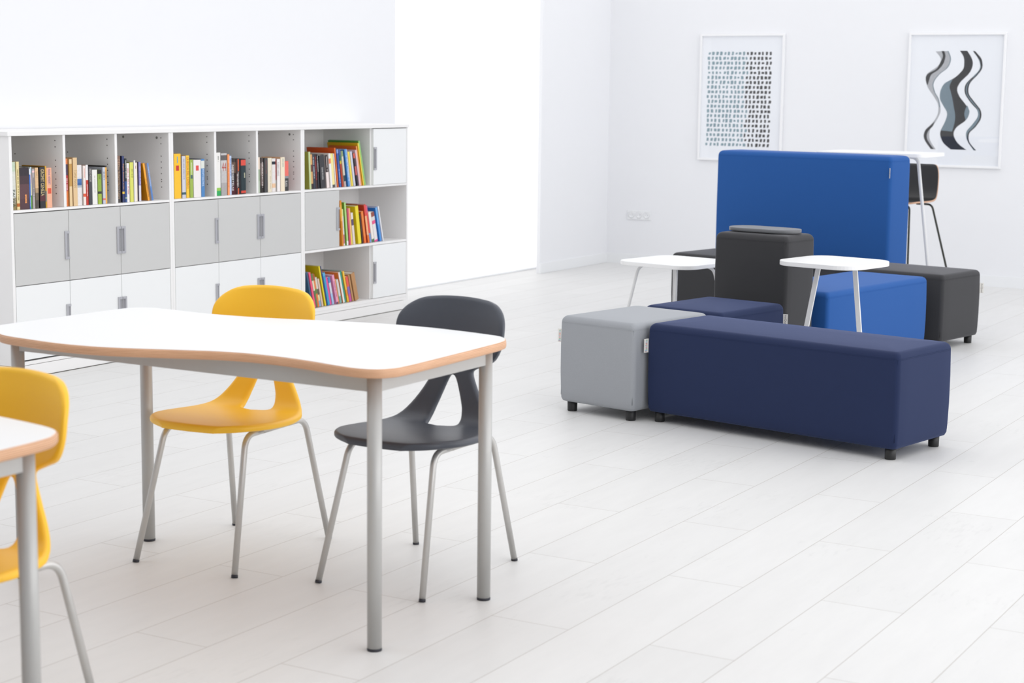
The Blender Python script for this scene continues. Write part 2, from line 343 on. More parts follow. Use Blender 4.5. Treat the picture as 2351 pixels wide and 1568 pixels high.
ribbon('ll', 'lr', MT['paint_g'], -.0103, 'pale_ribbon'); ribbon('ldl', 'ldr', MT['paint_k'], -.0106, 'black_stroke'); ribbon('ld2l', 'ld2r', MT['paint_k'], -.0106, 'black_stroke')
ribbon('rl', 'rr', MT['paint_t'], -.0103, 'blue_grey_ribbon'); ribbon('rdl', 'rdr', MT['paint_k'], -.0106, 'black_stroke')
# darker outer strokes follow the ribbon borders
ART['ro1'] = ART['rr'][1:]; ART['ro2'] = [(p[0]-.011, p[1]) for p in ART['rr'][1:]]; ribbon('ro1', 'ro2', MT['paint_k'], -.0107, 'black_stroke')
ART['rm1'] = ART['rl'][3:8]; ART['rm2'] = [(p[0]+.010, p[1]) for p in ART['rl'][3:8]]; ribbon('rm1', 'rm2', MT['paint_k'], -.0107, 'black_stroke')
ART['lm1'] = ART['lr'][:8]; ART['lm2'] = [(p[0]-.007, p[1]) for p in ART['lr'][:8]]; ribbon('lm1', 'lm2', MT['paint_t'], -.0107, 'blue_grey_stroke')
# ------------------------------------------------------------------ bookcase
Y0, Y1, Y2, Y3 = 6.184, 7.3695, 8.5625, 9.722
ZB, ZT, ZS, ZM = .0904, 1.2145, .8475, .4735
TB, BK = .018, XL+.006
sb = .018
bm = bmesh.new(); box(bm, (BK+.03, Y0-.012, 0), (XB-.001, Y3-.045, .0635), bev=.001)
pl = obj('bookcase_plinth', bm, MT['lam']); tag(pl, 'long low white plinth running under the whole bookcase', 'plinth')
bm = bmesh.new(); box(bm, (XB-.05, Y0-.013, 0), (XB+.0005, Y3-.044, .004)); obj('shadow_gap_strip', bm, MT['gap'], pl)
bm = bmesh.new(); box(bm, (BK, Y0-.012, ZT), (XB+.006, Y3+.006, ZT+.021), bev=.0015)
tag(obj('cabinet_top_board', bm, MT['lam']), 'long white top board lying across all three bookcase units', 'board')
def handle(parent, y, z0, z1, side, col='handle'):
    # C shaped edge pull on the door face; side = +1 opens towards +y edge, -1 towards -y edge
    wd = .031; ya, yb_ = (y-wd, y) if side > 0 else (y, y+wd)
    bm = bmesh.new(); x0, x1 = XB+.0002, XB+.007
    t_ = .013
    box(bm, (x0, ya, z1-t_), (x1, yb_, z1), bev=.001); box(bm, (x0, ya, z0), (x1, yb_, z0+t_), bev=.001)
    if side > 0: box(bm, (x0, ya, z0+t_), (x1, ya+.012, z1-t_), bev=.001)
    else: box(bm, (x0, yb_-.012, z0+t_), (x1, yb_, z1-t_), bev=.001)
    h = obj('handle', bm, MT['handle'], parent)
    bm = bmesh.new()
    if side > 0: box(bm, (x0, ya+.012, z0+t_), (x0+.001, yb_, z1-t_))
    else: box(bm, (x0, ya, z0+t_), (x0+.001, yb_-.012, z1-t_))
    obj('handle_recess', bm, MT['slot'], h)
def door(parent, ya, yb_, za, zb, m, hs, hz):
    bm = bmesh.new(); box(bm, (XB-.018, ya, za), (XB, yb_, zb), bev=.001); d = obj('door', bm, m, parent)
    if hs: handle(d, yb_ if hs > 0 else ya, hz[0], hz[1], hs)
    return d
def board(parent, name, a, b, m='lam'):
    bm = bmesh.new(); box(bm, a, b, bev=.0006); return obj(name, bm, MT[m], parent)
def pegs(parent, y, zs, xs_, side=-1, r=.0032, name='peg_hole'):
    n = 10
    for x in xs_:
        for z in zs:
            bm = bmesh.new()
            q = [(x+r*math.cos(2*PI*i/n), z+r*math.sin(2*PI*i/n)) for i in range(n)]
            loft(bm, [[(a, y, b) for a, b in q], [(a, y+side*.0006, b) for a, b in q]]); obj(name, bm, MT['cam' if name == 'cam_fitting' else 'dark'], parent)
XF = XB-.0205   # carcass front edge behind the door faces
def unit(name, label, ya, yb_):
    t = thing(name, label, 'cabinet', (0, 0, 0), group='units of the white bookcase'); t.location = (XB, ya, 0.0)
    return t
def fin(t):    # children were built in world space: shift them into the unit's own frame
    for ch in [c for c in bpy.data.objects if c.parent == t]:
        ch.location = Vector(ch.location) - Vector(t.location)
def carcass(t, ya, yb_):
    bt_ = board(t, 'side_panel', (BK, ya, .066), (XB, ya+TB, ZT-.0004)); bt2 = board(t, 'side_panel', (BK, yb_-TB, .066), (XB, yb_, ZT-.0004))
    board(t, 'back_panel', (BK, ya+TB+.0003, .10), (BK+.006, yb_-TB-.0003, ZT-.002), 'inner')
    board(t, 'bottom_board', (BK+.0065, ya+TB+.0003, .066), (XB, yb_-TB-.0003, .084))
    return bt_, bt2
HZ_G, HZ_W = (.580, .7245), (.205, .3475)
for k, (ya, yb_) in enumerate(((Y0, Y1), (Y1+.001, Y2))):
    t = unit('bookcase_unit', ('left-hand bookcase unit with three grey doors, end panel at the picture edge', 'middle bookcase unit with three grey doors above three white doors')[k], ya, yb_)
    s1, s2 = carcass(t, ya, yb_)
    cells = (yb_-ya-2*TB-2*sb)/3
    sh = board(t, 'shelf', (BK+.0065, ya+TB+.0003, ZS-.0005-TB*.7), (XB-.001, yb_-TB-.0003, ZS-.0005))
    board(t, 'shelf', (BK+.0065, ya+TB+.0003, ZM-.016), (XF, yb_-TB-.0003, ZM-.002))
    for i in (1, 2):
        yd = ya+(.3675, .7460)[i-1]
        dv = board(t, 'divider', (BK+.0065, yd, ZS), (XB-.002, yd+sb, ZT-.0006))
        pegs(dv, yd, [ZT-.03-.032*j for j in (0, 1)]+[ZT-.13-.032*j for j in range(5)]+[ZT-.27, ZT-.30], [XB-.055]); pegs(dv, yd, [ZT-.105], [XB-.34])
        bm = bmesh.new()
    pegs(s2, yb_-TB, [ZT-.03-.032*j for j in (0, 1)]+[ZT-.13-.032*j for j in range(5)]+[ZT-.27, ZT-.30], [XB-.055])
    pegs(s2, yb_-TB, [ZT-.03], [XB-.085], r=.0075, name='cam_fitting'); pegs(s2, yb_-TB, [ZT-.03], [XB-.33], r=.0075, name='cam_fitting')
    g = .003; D = (yb_-ya-2*TB-2*g)/3
    for i in range(3):
        sm = (ya+TB+.0015, ya+.394, ya+.776, yb_-TB-.0015); a = sm[i]+g/2; b = sm[i+1]-g/2
        hs = 1 if i < 2 else -1
        door(t, a, b, .4705, ZS-.0145-.003, MT['door_g'], hs, HZ_G)
        door(t, a, b, .0925, .4665, MT['door_w'], hs, HZ_W)
    fin(t)
t = unit('bookcase_unit', 'right-hand bookcase unit with open shelves, white doors and one grey door', Y2+.001, Y3)
ya, yb_ = Y2+.001, Y3
s1, s2 = carcass(t, ya, yb_)
board(t, 'shelf', (BK+.0065, ya+TB+.0003, ZS-.0135), (XB-.001, yb_-TB-.0003, ZS-.0005)); board(t, 'shelf', (BK+.0065, ya+TB+.0003, ZM-.0155), (XB-.001, yb_-TB-.0003, ZM-.0005))
board(t, 'bottom_board', (BK+.0065, ya+TB+.0003, .0845), (XB-.001, yb_-TB-.0003, .1055))
board(t, 'divider', (BK+.0065, 9.305, ZS), (XB-.019, 9.330, ZT-.0006)); board(t, 'divider', (BK+.0065, 9.300, .106), (XB-.019, 9.325, ZM-.0165))
board(t, 'divider', (BK+.0065, 8.918, ZM), (XB-.019, 8.936, ZS-.014))
door(t, 9.318, yb_-TB-.003, ZS+.001, ZT-.005, MT['door_w'], -1, (.945, 1.093)); door(t, 9.313, yb_-TB-.003, .1085, ZM-.018, MT['door_w'], -1, (.2065, .349))
door(t, ya+TB+.003, 8.940, ZM+.001, ZS-.016, MT['door_g'], 1, (.580, .7245))
fin(t)
# ------------------------------------------------------------------ books
BOOKS=[
('the leftmost top cubby', 'books in the leftmost top cubby', 6.2213, 0.0298, 0.2375, 0.8475, 0.0, [(0, '#9a8a5a'), (0.12, '#b0a890'), (0.25, '#e6e8df'), (0.8, '#cfe0c8')], '#c8c090', ('PADVA', '#3a4a44', 0.055, 0.42, 0.5), 'pale green book with spaced dark capitals', None),
('the leftmost top cubby', 'books in the leftmost top cubby', 6.2543, 0.0185, 0.2383, 0.8475, 0.0, [(0, '#ecd9a0'), (0.06, '#c06a20'), (0.13, '#ecd9a0')], '#e4cd92', ('-', '#9a8a50', 0.2, 0.85, 0.5), 'cream yellow book with an orange patch low on its spine', None),
('the leftmost top cubby', 'books in the leftmost top cubby', 6.2741, 0.0653, 0.2083, 0.8475, 0.0, [(0, '#5a3d42'), (0.25, '#64454a'), (0.6, '#4a363c'), (0.8, '#352c33')], '#382c33', ('II', '#e89a5a', 0.14, 0.4, 0.62), 'thick dark purple speckled book with orange lettering', None),
('the leftmost top cubby', 'books in the leftmost top cubby', 6.34, 0.0088, 0.2017, 0.8475, 0.0, [(0, '#4a76c8'), (0.85, '#dfe6ee')], '#3f68b8', ('-', '#c8d8f0', 0.05, 0.3, 0.5), 'thin blue book', None),
('the leftmost top cubby', 'books in the leftmost top cubby', 6.35, 0.009, 0.2086, 0.8475, 0.0, [(0, '#6aa832'), (0.32, '#f0ecc8'), (0.6, '#f2dcd8'), (0.85, '#c4e0ee')], '#dfe8dc', None, 'thin pale blue booklet with a green lower spine', None),
('the leftmost top cubby', 'books in the leftmost top cubby', 6.3619, 0.0164, 0.2001, 0.8475, 0.0, [(0, '#b0a8aa'), (0.9, '#f0c8cc'), (0.95, '#b0a8aa')], '#a39a98', ('-', '#77706e', 0.3, 0.8, 0.5), 'mid grey paperback', None),
('the leftmost top cubby', 'books in the leftmost top cubby', 6.3802, 0.0212, 0.2049, 0.8475, 0.0, [(0, '#5a534c'), (0.2, '#7a6a55'), (0.38, '#c0a07a'), (0.5, '#efc79a')], '#c0a482', ('-', '#c09a6c', 0.75, 0.92, 0.5), 'tan book shading to brown at its foot', None),
('the leftmost top cubby', 'books in the leftmost top cubby', 6.4069, 0.0359, 0.2068, 0.8475, 0.0, [(0, '#2c2c32'), (0.17, '#5a2c34'), (0.32, '#2c2c32')], '#111114', ('GROMIT CENEZA', '#e0c890', 0.3, 0.95, 0.5), 'black book with gold capitals', None),
('the leftmost top cubby', 'books in the leftmost top cubby', 6.4448, 0.0095, 0.212, 0.8475, 0.0, [(0, '#c89a30'), (0.15, '#8a8a78'), (0.4, '#dca83a')], '#a87808', None, 'thin gold hardback taller than its neighbours', None),
('the leftmost top cubby', 'books in the leftmost top cubby', 6.4564, 0.035, 0.2016, 0.8475, 0.0, [(0, '#f5b696')], '#eeb090', ('FRANK HERBERT', '#6a5a98', 0.58, 0.97, 0.5, '#e0583c', 0.42), 'salmon pink book with violet capitals and a red emblem', None),
('the second top cubby from the left', 'books in the second top cubby', 6.5941, 0.0174, 0.2443, 0.8475, 0.0, [(0, '#f0884a'), (0.32, '#c8424a'), (0.65, '#5a4c68'), (0.88, '#f0905a')], '#3a3048', ('-', '#f2d0d0', 0.35, 0.6, 0.5), 'book striped violet, crimson and orange', None),
('the second top cubby from the left', 'books in the second top cubby', 6.6132, 0.0193, 0.241, 0.8475, 0.0, [(0, '#ecd0a0'), (0.42, '#c89a50'), (0.9, '#ecd0a0')], '#b88a48', None, 'beige book with a wide ochre band', None),
('the second top cubby from the left', 'books in the second top cubby', 6.6418, 0.0303, 0.2476, 0.8475, 0.0, [(0, '#e6c698')], '#d0a878', ('TOMA MANN', '#b09468', 0.38, 0.75, 0.5), 'tall beige book', None),
('the second top cubby from the left', 'books in the second top cubby', 6.6726, 0.0331, 0.2088, 0.8475, 0.0, [(0, '#f4f0f0'), (0.44, '#b8c4d0'), (0.5, '#3a68a8'), (0.56, '#4a78b8'), (0.66, '#e4e8f0'), (0.7, '#f4f0f0')], '#e8e4e4', None, 'white book with a blue mountain picture', None),
('the second top cubby from the left', 'books in the second top cubby', 6.7145, 0.0184, 0.2043, 0.8475, 0.0, [(0, '#f6e8e0'), (0.21, '#e8603c'), (0.29, '#f6e8e0')], '#e4d8d0', ('-', '#e8b0a8', 0.7, 0.95, 0.5), 'pale pink book with an orange band low down', None),
('the second top cubby from the left', 'books in the second top cubby', 6.7351, 0.0158, 0.2078, 0.8475, 0.0, [(0, '#c83a2c'), (0.62, '#f4f2f2')], '#bca098', ('option zone', '#ffffff', 0.22, 0.52, 0.5), 'book white above and red below', None),
('the second top cubby from the left', 'books in the second top cubby', 6.7532, 0.023, 0.1964, 0.8475, 0.0, [(0, '#46464c')], '#101014', ('RADIO HOLIDAY', '#d8d0c8', 0.6, 0.95, 0.5), 'charcoal grey paperback', None),
('the second top cubby from the left', 'books in the second top cubby', 6.7823, 0.0368, 0.181, 0.8475, 0.0, [(0, '#f2f0ec')], '#c8c4b8', ('-', '#c0bcb8', 0.35, 0.85, 0.5), 'white book in front of a taller dark cover', None),
('the second top cubby from the left', 'books in the second top cubby', 6.8228, 0.0263, 0.1787, 0.8475, 0.0, [(0, '#aec848'), (0.3, '#3c4030'), (0.37, '#9ab848'), (0.88, '#26241e')], '#8aa020', ('SMAK', '#5a7020', 0.72, 0.87, 0.5), 'lime green book with a black top', None),
('the second top cubby from the left', 'books in the second top cubby', 6.8576, 0.0183, 0.1918, 0.8475, 0.0, [(0, '#c8cce0'), (0.1, '#e07078'), (0.15, '#ccd0dc')], '#a8acb8', ('-', '#707888', 0.65, 0.9, 0.5), 'lavender grey slim book', None),
('the second top cubby from the left', 'books in the second top cubby', 6.8794, 0.0135, 0.1996, 0.8475, 0.0, [(0, '#f6bc5c'), (0.955, '#2a2420')], '#1e1a16', ('-', '#c07828', 0.66, 0.9, 0.5), 'narrow amber book with a dark cover', None),
('the third top cubby from the left', 'books in the third top cubby', 6.9753, 0.0242, 0.2488, 0.8475, 0.0, [(0, '#4a4442'), (0.35, '#5c4a40'), (0.8, '#8a6c5c')], '#5a4438', ('C E Ober Richard Oeuvre Lazare', '#c8a888', 0.08, 0.93, 0.5), 'dark brown book with pale letters', None),
('the third top cubby from the left', 'books in the third top cubby', 7.0096, 0.0166, 0.247, 0.8475, 0.0, [(0, '#3a4472'), (0.18, '#f0c850'), (0.23, '#3a4472')], '#1c2040', ('English Grammar in Use', '#f8b868', 0.28, 0.83, 0.5), 'navy book with orange lettering', None),
('the third top cubby from the left', 'books in the third top cubby', 7.0271, 0.0146, 0.2333, 0.8475, 0.0, [(0, '#3a5c9c'), (0.08, '#a8c0a8'), (0.11, '#3a5c9c'), (0.48, '#2c3434')], '#1c2426', ('-', '#c8ccc8', 0.55, 0.97, 0.5), 'book black above and blue below', None),
('the third top cubby from the left', 'books in the third top cubby', 7.0426, 0.0206, 0.208, 0.8475, 0.0, [(0, '#f6f0ee')], '#120f0e', ('-', '#d07c80', 0.2, 0.88, 0.5), 'white slim book with pink lettering', None),
('the third top cubby from the left', 'books in the third top cubby', 7.0669, 0.0267, 0.2118, 0.8475, 0.0, [(0, '#dfe06a')], '#8a8a40', ('-', '#8a9030', 0.62, 0.85, 0.6), 'lime yellow paperback', None),
('the third top cubby from the left', 'books in the third top cubby', 7.0973, 0.0109, 0.2216, 0.8475, 0.0, [(0, '#f2eeec')], '#d8d4d0', None, 'thin white book', None),
('the third top cubby from the left', 'books in the third top cubby', 7.1094, 0.018, 0.2096, 0.8475, 0.0, [(0, '#f6ead8')], '#4a4640', ('-', '#b87878', 0.85, 0.93, 0.3), 'cream book with a small red mark at the top', None),
('the third top cubby from the left', 'books in the third top cubby', 7.138, 0.0165, 0.2115, 0.8475, 0.0, [(0, '#dcdae8'), (0.4, '#8c88c8')], '#5a4c60', ('-', '#d4d4f0', 0.45, 0.9, 0.6), 'periwinkle and white book', None),
('the third top cubby from the left', 'books in the third top cubby', 7.2071, 0.0148, 0.2056, 0.8475, 10.6, [(0, '#fcae38')], '#cc8200', ('-', '#a87020', 0.1, 0.6, 0.5), 'orange book leaning to the left', 0.17),
('the third top cubby from the left', 'books in the third top cubby', 7.233, 0.013, 0.2054, 0.8475, 10.1, [(0, '#5c88c8'), (0.35, '#7098d4')], '#c8bcb8', ('Language to lead teaching', '#e4ecf8', 0.4, 0.9, 0.5), 'leaning light blue book with white lettering', 0.17),
('the fourth top cubby from the left', 'books in the fourth top cubby', 7.4123, 0.006, 0.2413, 0.8475, 0.0, [(0, '#3a2430')], '#2a1a24', None, 'very thin dark maroon book', None),
('the fourth top cubby from the left', 'books in the fourth top cubby', 7.4218, 0.0567, 0.2478, 0.8475, 0.0, [(0, '#fcc62c'), (0.65, '#fcc62c')], '#c89418', ('1', '#2c9cd0', 0.79, 0.94, 0.5, '#c83030', 0.68), 'thick yellow book with a big blue letter and red square', None),
('the fourth top cubby from the left', 'books in the fourth top cubby', 7.4894, 0.0307, 0.2337, 0.8475, 0.0, [(0, '#cfcfdc'), (0.08, '#3a6070'), (0.14, '#d4d4de')], '#a8a4b0', ('-', '#8888a0', 0.45, 0.95, 0.5), 'silver grey book', None),
('the fourth top cubby from the left', 'books in the fourth top cubby', 7.5266, 0.0264, 0.2359, 0.8475, 0.0, [(0, '#fccc3c')], '#e0a83c', ('LA BIGLIA DEL CAMINO', '#d0401c', 0.22, 0.96, 0.5), 'yellow book with red capitals down its spine', None),
('the fourth top cubby from the left', 'books in the fourth top cubby', 7.5553, 0.0263, 0.2116, 0.8475, 0.0, [(0, '#a4bc54')], '#7c9438', ('-', '#dfe8c0', 0.6, 0.95, 0.5, '#4c6868', 0.55), 'olive green book with a round grey emblem', None),
('the fourth top cubby from the left', 'books in the fourth top cubby', 7.5835, 0.0621, 0.2099, 0.8475, 0.0, [(0, '#f2ecea')], '#d8d2d0', ('-', '#f08050', 0.74, 0.76, 0.5, '#e05048', 0.78), 'thick white book with a red and orange mark', None),
('the fourth top cubby from the left', 'books in the fourth top cubby', 7.6472, 0.0287, 0.2137, 0.8475, 0.0, [(0, '#4e88c4'), (0.75, '#e4e8e0'), (0.95, '#4e88c4')], '#1e3850', ('POWTORKOWA', '#dcecfc', 0.28, 0.73, 0.5), 'blue book with large white capitals', None),
('the fifth top cubby from the left', 'books in the fifth top cubby', 7.7803, 0.0391, 0.246, 0.8475, 0.0, [(0, '#2cac5c'), (0.11, '#9ccc58'), (0.18, '#f2f0ec')], '#e0ded8', ('-', '#707068', 0.8, 0.93, 0.5), 'white book with a green wave at its foot', None),
('the fifth top cubby from the left', 'books in the fifth top cubby', 7.8223, 0.0516, 0.2412, 0.8475, 0.0, [(0, '#b8b4b4'), (0.3, '#cfcccc'), (0.6, '#d8d4d4'), (0.83, '#6a6666'), (0.95, '#d4d0d0')], '#989494', ('44', '#b43c2c', 0.58, 0.78, 0.5), 'grey photo-covered book with a large red number', None),
('the fifth top cubby from the left', 'books in the fifth top cubby', 7.8786, 0.0173, 0.2341, 0.8475, 0.0, [(0, '#fca066')], '#e08a50', ('-', '#d07038', 0.2, 0.8, 0.5), 'slim bright orange book', None),
('the fifth top cubby from the left', 'books in the fifth top cubby', 7.8999, 0.0165, 0.2244, 0.8475, 0.0, [(0, '#c4d6f4')], '#a8b8dc', ('-', '#5068b0', 0.5, 0.95, 0.5), 'slim pale blue book', None),
('the fifth top cubby from the left', 'books in the fifth top cubby', 7.9182, 0.0386, 0.2072, 0.8475, 0.0, [(0, '#50141c'), (0.2, '#3a1418'), (0.35, '#2a1c18'), (0.6, '#6c5444'), (0.9, '#3c3028')], '#1a1210', ('NIESMIERTELNI', '#ffffff', 0.12, 0.83, 0.25), 'dark book with bold white capitals', None),
('the fifth top cubby from the left', 'books in the fifth top cubby', 7.9579, 0.0133, 0.2042, 0.8475, 0.0, [(0, '#4c302c')], '#241614', ('-', '#f0e4e0', 0.2, 0.6, 0.5), 'brown book with white letters low on its spine', None),
('the fifth top cubby from the left', 'books in the fifth top cubby', 7.9731, 0.017, 0.2038, 0.8475, 0.0, [(0, '#e0643c'), (0.17, '#241c1c'), (0.66, '#e8683c')], '#181414', ('VIAJEROS CRUCEROS', '#f0ece8', 0.22, 0.64, 0.5), 'narrow black book with orange ends', None),
('the fifth top cubby from the left', 'books in the fifth top cubby', 7.9937, 0.0131, 0.2032, 0.8475, 0.0, [(0, '#16161c')], '#0c0c10', None, 'plain black narrow book', None),
('the fifth top cubby from the left', 'books in the fifth top cubby', 8.0089, 0.0431, 0.2038, 0.8475, 0.0, [(0, '#141c20'), (0.02, '#e8503c'), (0.09, '#24363c'), (0.81, '#ec5444'), (0.97, '#141820')], '#141c20', ('-', '#dcd8b8', 0.46, 0.62, 0.7), 'dark teal book with coral bands', None),
('the sixth top cubby from the left', 'books in the sixth top cubby', 8.1599, 0.0188, 0.2093, 0.8475, 0.0, [(0, '#b8c4b0'), (0.33, '#a4b498'), (0.66, '#f0dcc8')], '#d8c8b8', None, 'book cream above and grey green below', None),
('the sixth top cubby from the left', 'books in the sixth top cubby', 8.1818, 0.0268, 0.2046, 0.8475, 0.0, [(0, '#2c2420'), (0.2, '#6c5c58'), (0.5, '#8c7c78'), (0.85, '#4c4240')], '#141010', ('-', '#e8e0dc', 0.15, 0.9, 0.6), 'dark photographic spine with white script', None),
('the sixth top cubby from the left', 'books in the sixth top cubby', 8.2164, 0.0327, 0.2032, 0.8475, 0.0, [(0, '#48484a')], '#161414', ('-', '#8a5c58', 0.55, 0.95, 0.5), 'plain charcoal book with faint red letters', None),
('the sixth top cubby from the left', 'books in the sixth top cubby', 8.2544, 0.0383, 0.2026, 0.8475, 0.0, [(0, '#ece2cc')], '#dcc8a0', ('-', '#c8b494', 0.1, 0.65, 0.6), 'broad cream book', None),
('the sixth top cubby from the left', 'books in the sixth top cubby', 8.2959, 0.0332, 0.1987, 0.8475, 0.0, [(0, '#f4eeec'), (0.12, '#fad0a8'), (0.25, '#f4eeec'), (0.82, '#182434'), (0.91, '#f4f0ee')], '#e8c898', None, 'white book with a navy square near the top', None),
('the sixth top cubby from the left', 'books in the sixth top cubby', 8.3311, 0.0094, 0.1931, 0.8475, 0.0, [(0, '#a8a098'), (0.36, '#a03020')], '#7a2018', None, 'very thin rust red book', None),
('the sixth top cubby from the left', 'books in the sixth top cubby', 8.3424, 0.0304, 0.1945, 0.8475, 0.0, [(0, '#f4eeec')], '#b8c0c8', ('ROBERT HARRIS', '#a0a0a4', 0.48, 0.9, 0.35), 'white book with a light blue edge', None),
('the sixth top cubby from the left', 'books in the sixth top cubby', 8.3797, 0.0402, 0.2034, 0.8475, 0.0, [(0, '#f4e6cc')], '#e4b088', ('-', '#6c8c94', 0.7, 0.98, 0.55), 'cream book with a teal line near the top', None),
('the sixth top cubby from the left', 'books in the sixth top cubby', 8.4234, 0.0355, 0.1792, 0.8475, 0.0, [(0, '#3c3c3c'), (0.42, '#8c9098'), (0.5, '#f07468')], '#b03c34', ('BLACK', '#f0ece8', 0.14, 0.34, 0.35), 'short book coral above and black below', None),
('the wide top compartment of the right unit', 'books in the wide top compartment', 8.6644, 0.0177, 0.2295, 0.8475, 3.0, [(0, '#c8d8a0')], '#96963c', None, 'olive green book at the left end', 0.2),
('the wide top compartment of the right unit', 'books in the wide top compartment', 8.6861, 0.0226, 0.213, 0.8475, 3.5, [(0, '#402c28'), (0.15, '#e0b070'), (0.5, '#7a4430'), (0.7, '#e8b070')], '#2c1c1c', None, 'tan and brown picture-spined book', None),
('the wide top compartment of the right unit', 'books in the wide top compartment', 8.7119, 0.0217, 0.2139, 0.8475, 4.0, [(0, '#343c4c')], '#141820', ('-', '#c8d0dc', 0.3, 0.93, 0.5), 'slate navy book with small white letters', None),
('the wide top compartment of the right unit', 'books in the wide top compartment', 8.7371, 0.0185, 0.2133, 0.8475, 4.4, [(0, '#3c2424')], '#141010', ('-', '#c83838', 0.25, 0.95, 0.5), 'black book with red letters', None),
('the wide top compartment of the right unit', 'books in the wide top compartment', 8.7629, 0.012, 0.2125, 0.8475, 4.9, [(0, '#34343c')], '#101012', ('EVE SHERIDAN', '#ffffff', 0.5, 0.95, 0.5), 'narrow black book with white capitals', None),
('the wide top compartment of the right unit', 'books in the wide top compartment', 8.7871, 0.0491, 0.2063, 0.8475, 5.4, [(0, '#38383c')], '#0c0c0e', ('DONA PAULINA', '#d8d8d4', 0.25, 0.62, 0.5), 'wide charcoal book', None),
('the wide top compartment of the right unit', 'books in the wide top compartment', 8.8458, 0.0265, 0.2055, 0.8475, 5.9, [(0, '#f6e8e4'), (0.48, '#281c1e')], '#c0b4b0', ('-', '#e0d4d0', 0.52, 0.97, 0.5), 'book black above and pale pink below', None),
('the wide top compartment of the right unit', 'books in the wide top compartment', 8.8835, 0.0204, 0.215, 0.8475, 6.3, [(0, '#f2f0f0'), (0.7, '#f08860'), (0.85, '#f0ece8')], '#e4dcd8', None, 'white book with an orange patch', None),
('the wide top compartment of the right unit', 'books in the wide top compartment', 8.9113, 0.0254, 0.2132, 0.8475, 6.8, [(0, '#4c4c4c'), (0.08, '#f8e8a0'), (0.75, '#f8ec90')], '#f0e4b0', None, 'pale yellow book with a black lower edge', None),
('the wide top compartment of the right unit', 'books in the wide top compartment', 8.9432, 0.0088, 0.2135, 0.8475, 7.3, [(0, '#f4ecec')], '#e8e0e0', None, 'narrow white book beside the orange cover', None),
('the wide top compartment of the right unit', 'books in the wide top compartment', 8.9627, 0.0105, 0.2493, 0.8475, 7.8, [(0, '#f07830')], '#cc5010', None, 'thin tall orange hardback standing first of the tall ones', 0.22),
('the wide top compartment of the right unit', 'books in the wide top compartment', 8.9809, 0.0177, 0.2379, 0.8475, 8.2, [(0, '#3c64b4'), (0.6, '#3c5cac'), (0.9, '#8aa4dc')], '#30509c', ('-', '#a8c0ec', 0.1, 0.5, 0.5), 'royal blue slim book', None),
('the wide top compartment of the right unit', 'books in the wide top compartment', 9.0069, 0.0177, 0.2371, 0.8475, 8.7, [(0, '#c04020'), (0.62, '#d8c030'), (0.7, '#2c7c6c'), (0.85, '#4c60a8')], '#244a40', None, 'slim book red below with a rainbow top', None),
('the wide top compartment of the right unit', 'books in the wide top compartment', 9.0297, 0.0165, 0.2281, 0.8475, 9.2, [(0, '#d8c0b8'), (0.15, '#2c4850'), (0.32, '#e8e0cc'), (0.85, '#98b078')], '#e0dcc4', None, 'mottled white and green slim book', None),
('the wide top compartment of the right unit', 'books in the wide top compartment', 9.0673, 0.0222, 0.2384, 0.8475, 9.7, [(0, '#5090d4'), (0.8, '#68a4e0')], '#2c6cb0', ('-', '#d4e4f8', 0.15, 0.85, 0.6), 'wide bright blue book with white lettering', None),
('the wide top compartment of the right unit', 'books in the wide top compartment', 9.0947, 0.0089, 0.2369, 0.8475, 10.2, [(0, '#ece4dc')], '#e0d8d0', None, 'white slim book beside the bright blue one', None),
('the wide top compartment of the right unit', 'books in the wide top compartment', 9.1122, 0.0177, 0.2222, 0.8475, 10.6, [(0, '#f6dc50')], '#e8dca0', None, 'pale lemon slim book', None),
('the wide top compartment of the right unit', 'books in the wide top compartment', 9.1363, 0.0201, 0.2233, 0.8475, 11.1, [(0, '#d0d4e4')], '#c0c0d0', None, 'silver lavender slim book', None),
('the wide top compartment of the right unit', 'books in the wide top compartment', 9.1652, 0.0156, 0.2124, 0.8475, 11.6, [(0, '#2c2c30'), (0.33, '#d86860'), (0.6, '#4c3c40'), (0.85, '#f06c58')], '#302428', None, 'slim book black at the foot with coral lettering', None),
('the wide top compartment of the right unit', 'books in the wide top compartment', 9.1914, 0.0156, 0.2326, 0.8475, 12.1, [(0, '#e8c4cc')], '#d8b4c0', None, 'pink lavender slim book', None),
('the wide top compartment of the right unit', 'books in the wide top compartment', 9.2198, 0.0112, 0.2581, 0.8475, 12.5, [(0, '#f4a058')], '#d06820', None, 'tall orange book near the right end', 0.22),
('the wide top compartment of the right unit', 'books in the wide top compartment', 9.2406, 0.01, 0.2786, 0.8475, 13.0, [(0, '#fcd848')], '#d8ac00', None, 'tall yellow book near the right end', 0.24),
('the wide top compartment of the right unit', 'books in the wide top compartment', 9.2569, 0.0147, 0.2932, 0.8475, 13.5, [(0, '#98d078')], '#448c34', None, 'tallest light green book at the right end', 0.24),
('the middle compartment of the right unit', 'books in the middle compartment', 8.9992, 0.0182, 0.289, 0.4735, 5.0, [(0, '#d88818'), (0.55, '#f0b040'), (0.9, '#e89020')], '#d88818', None, 'orange yellow tall booklet next to the grey door', 0.2),
('the middle compartment of the right unit', 'books in the middle compartment', 9.0307, 0.0153, 0.2334, 0.4735, 5.7, [(0, '#f4f0f0'), (0.05, '#d08090'), (0.3, '#f4ece8'), (0.8, '#e8f0a0')], '#e8e4e0', None, 'white booklet with pink marks', None),
('the middle compartment of the right unit', 'books in the middle compartment', 9.0577, 0.0172, 0.2752, 0.4735, 6.4, [(0, '#f0f4ec'), (0.1, '#b4e088')], '#74ac34', None, 'light green tall booklet', 0.2),
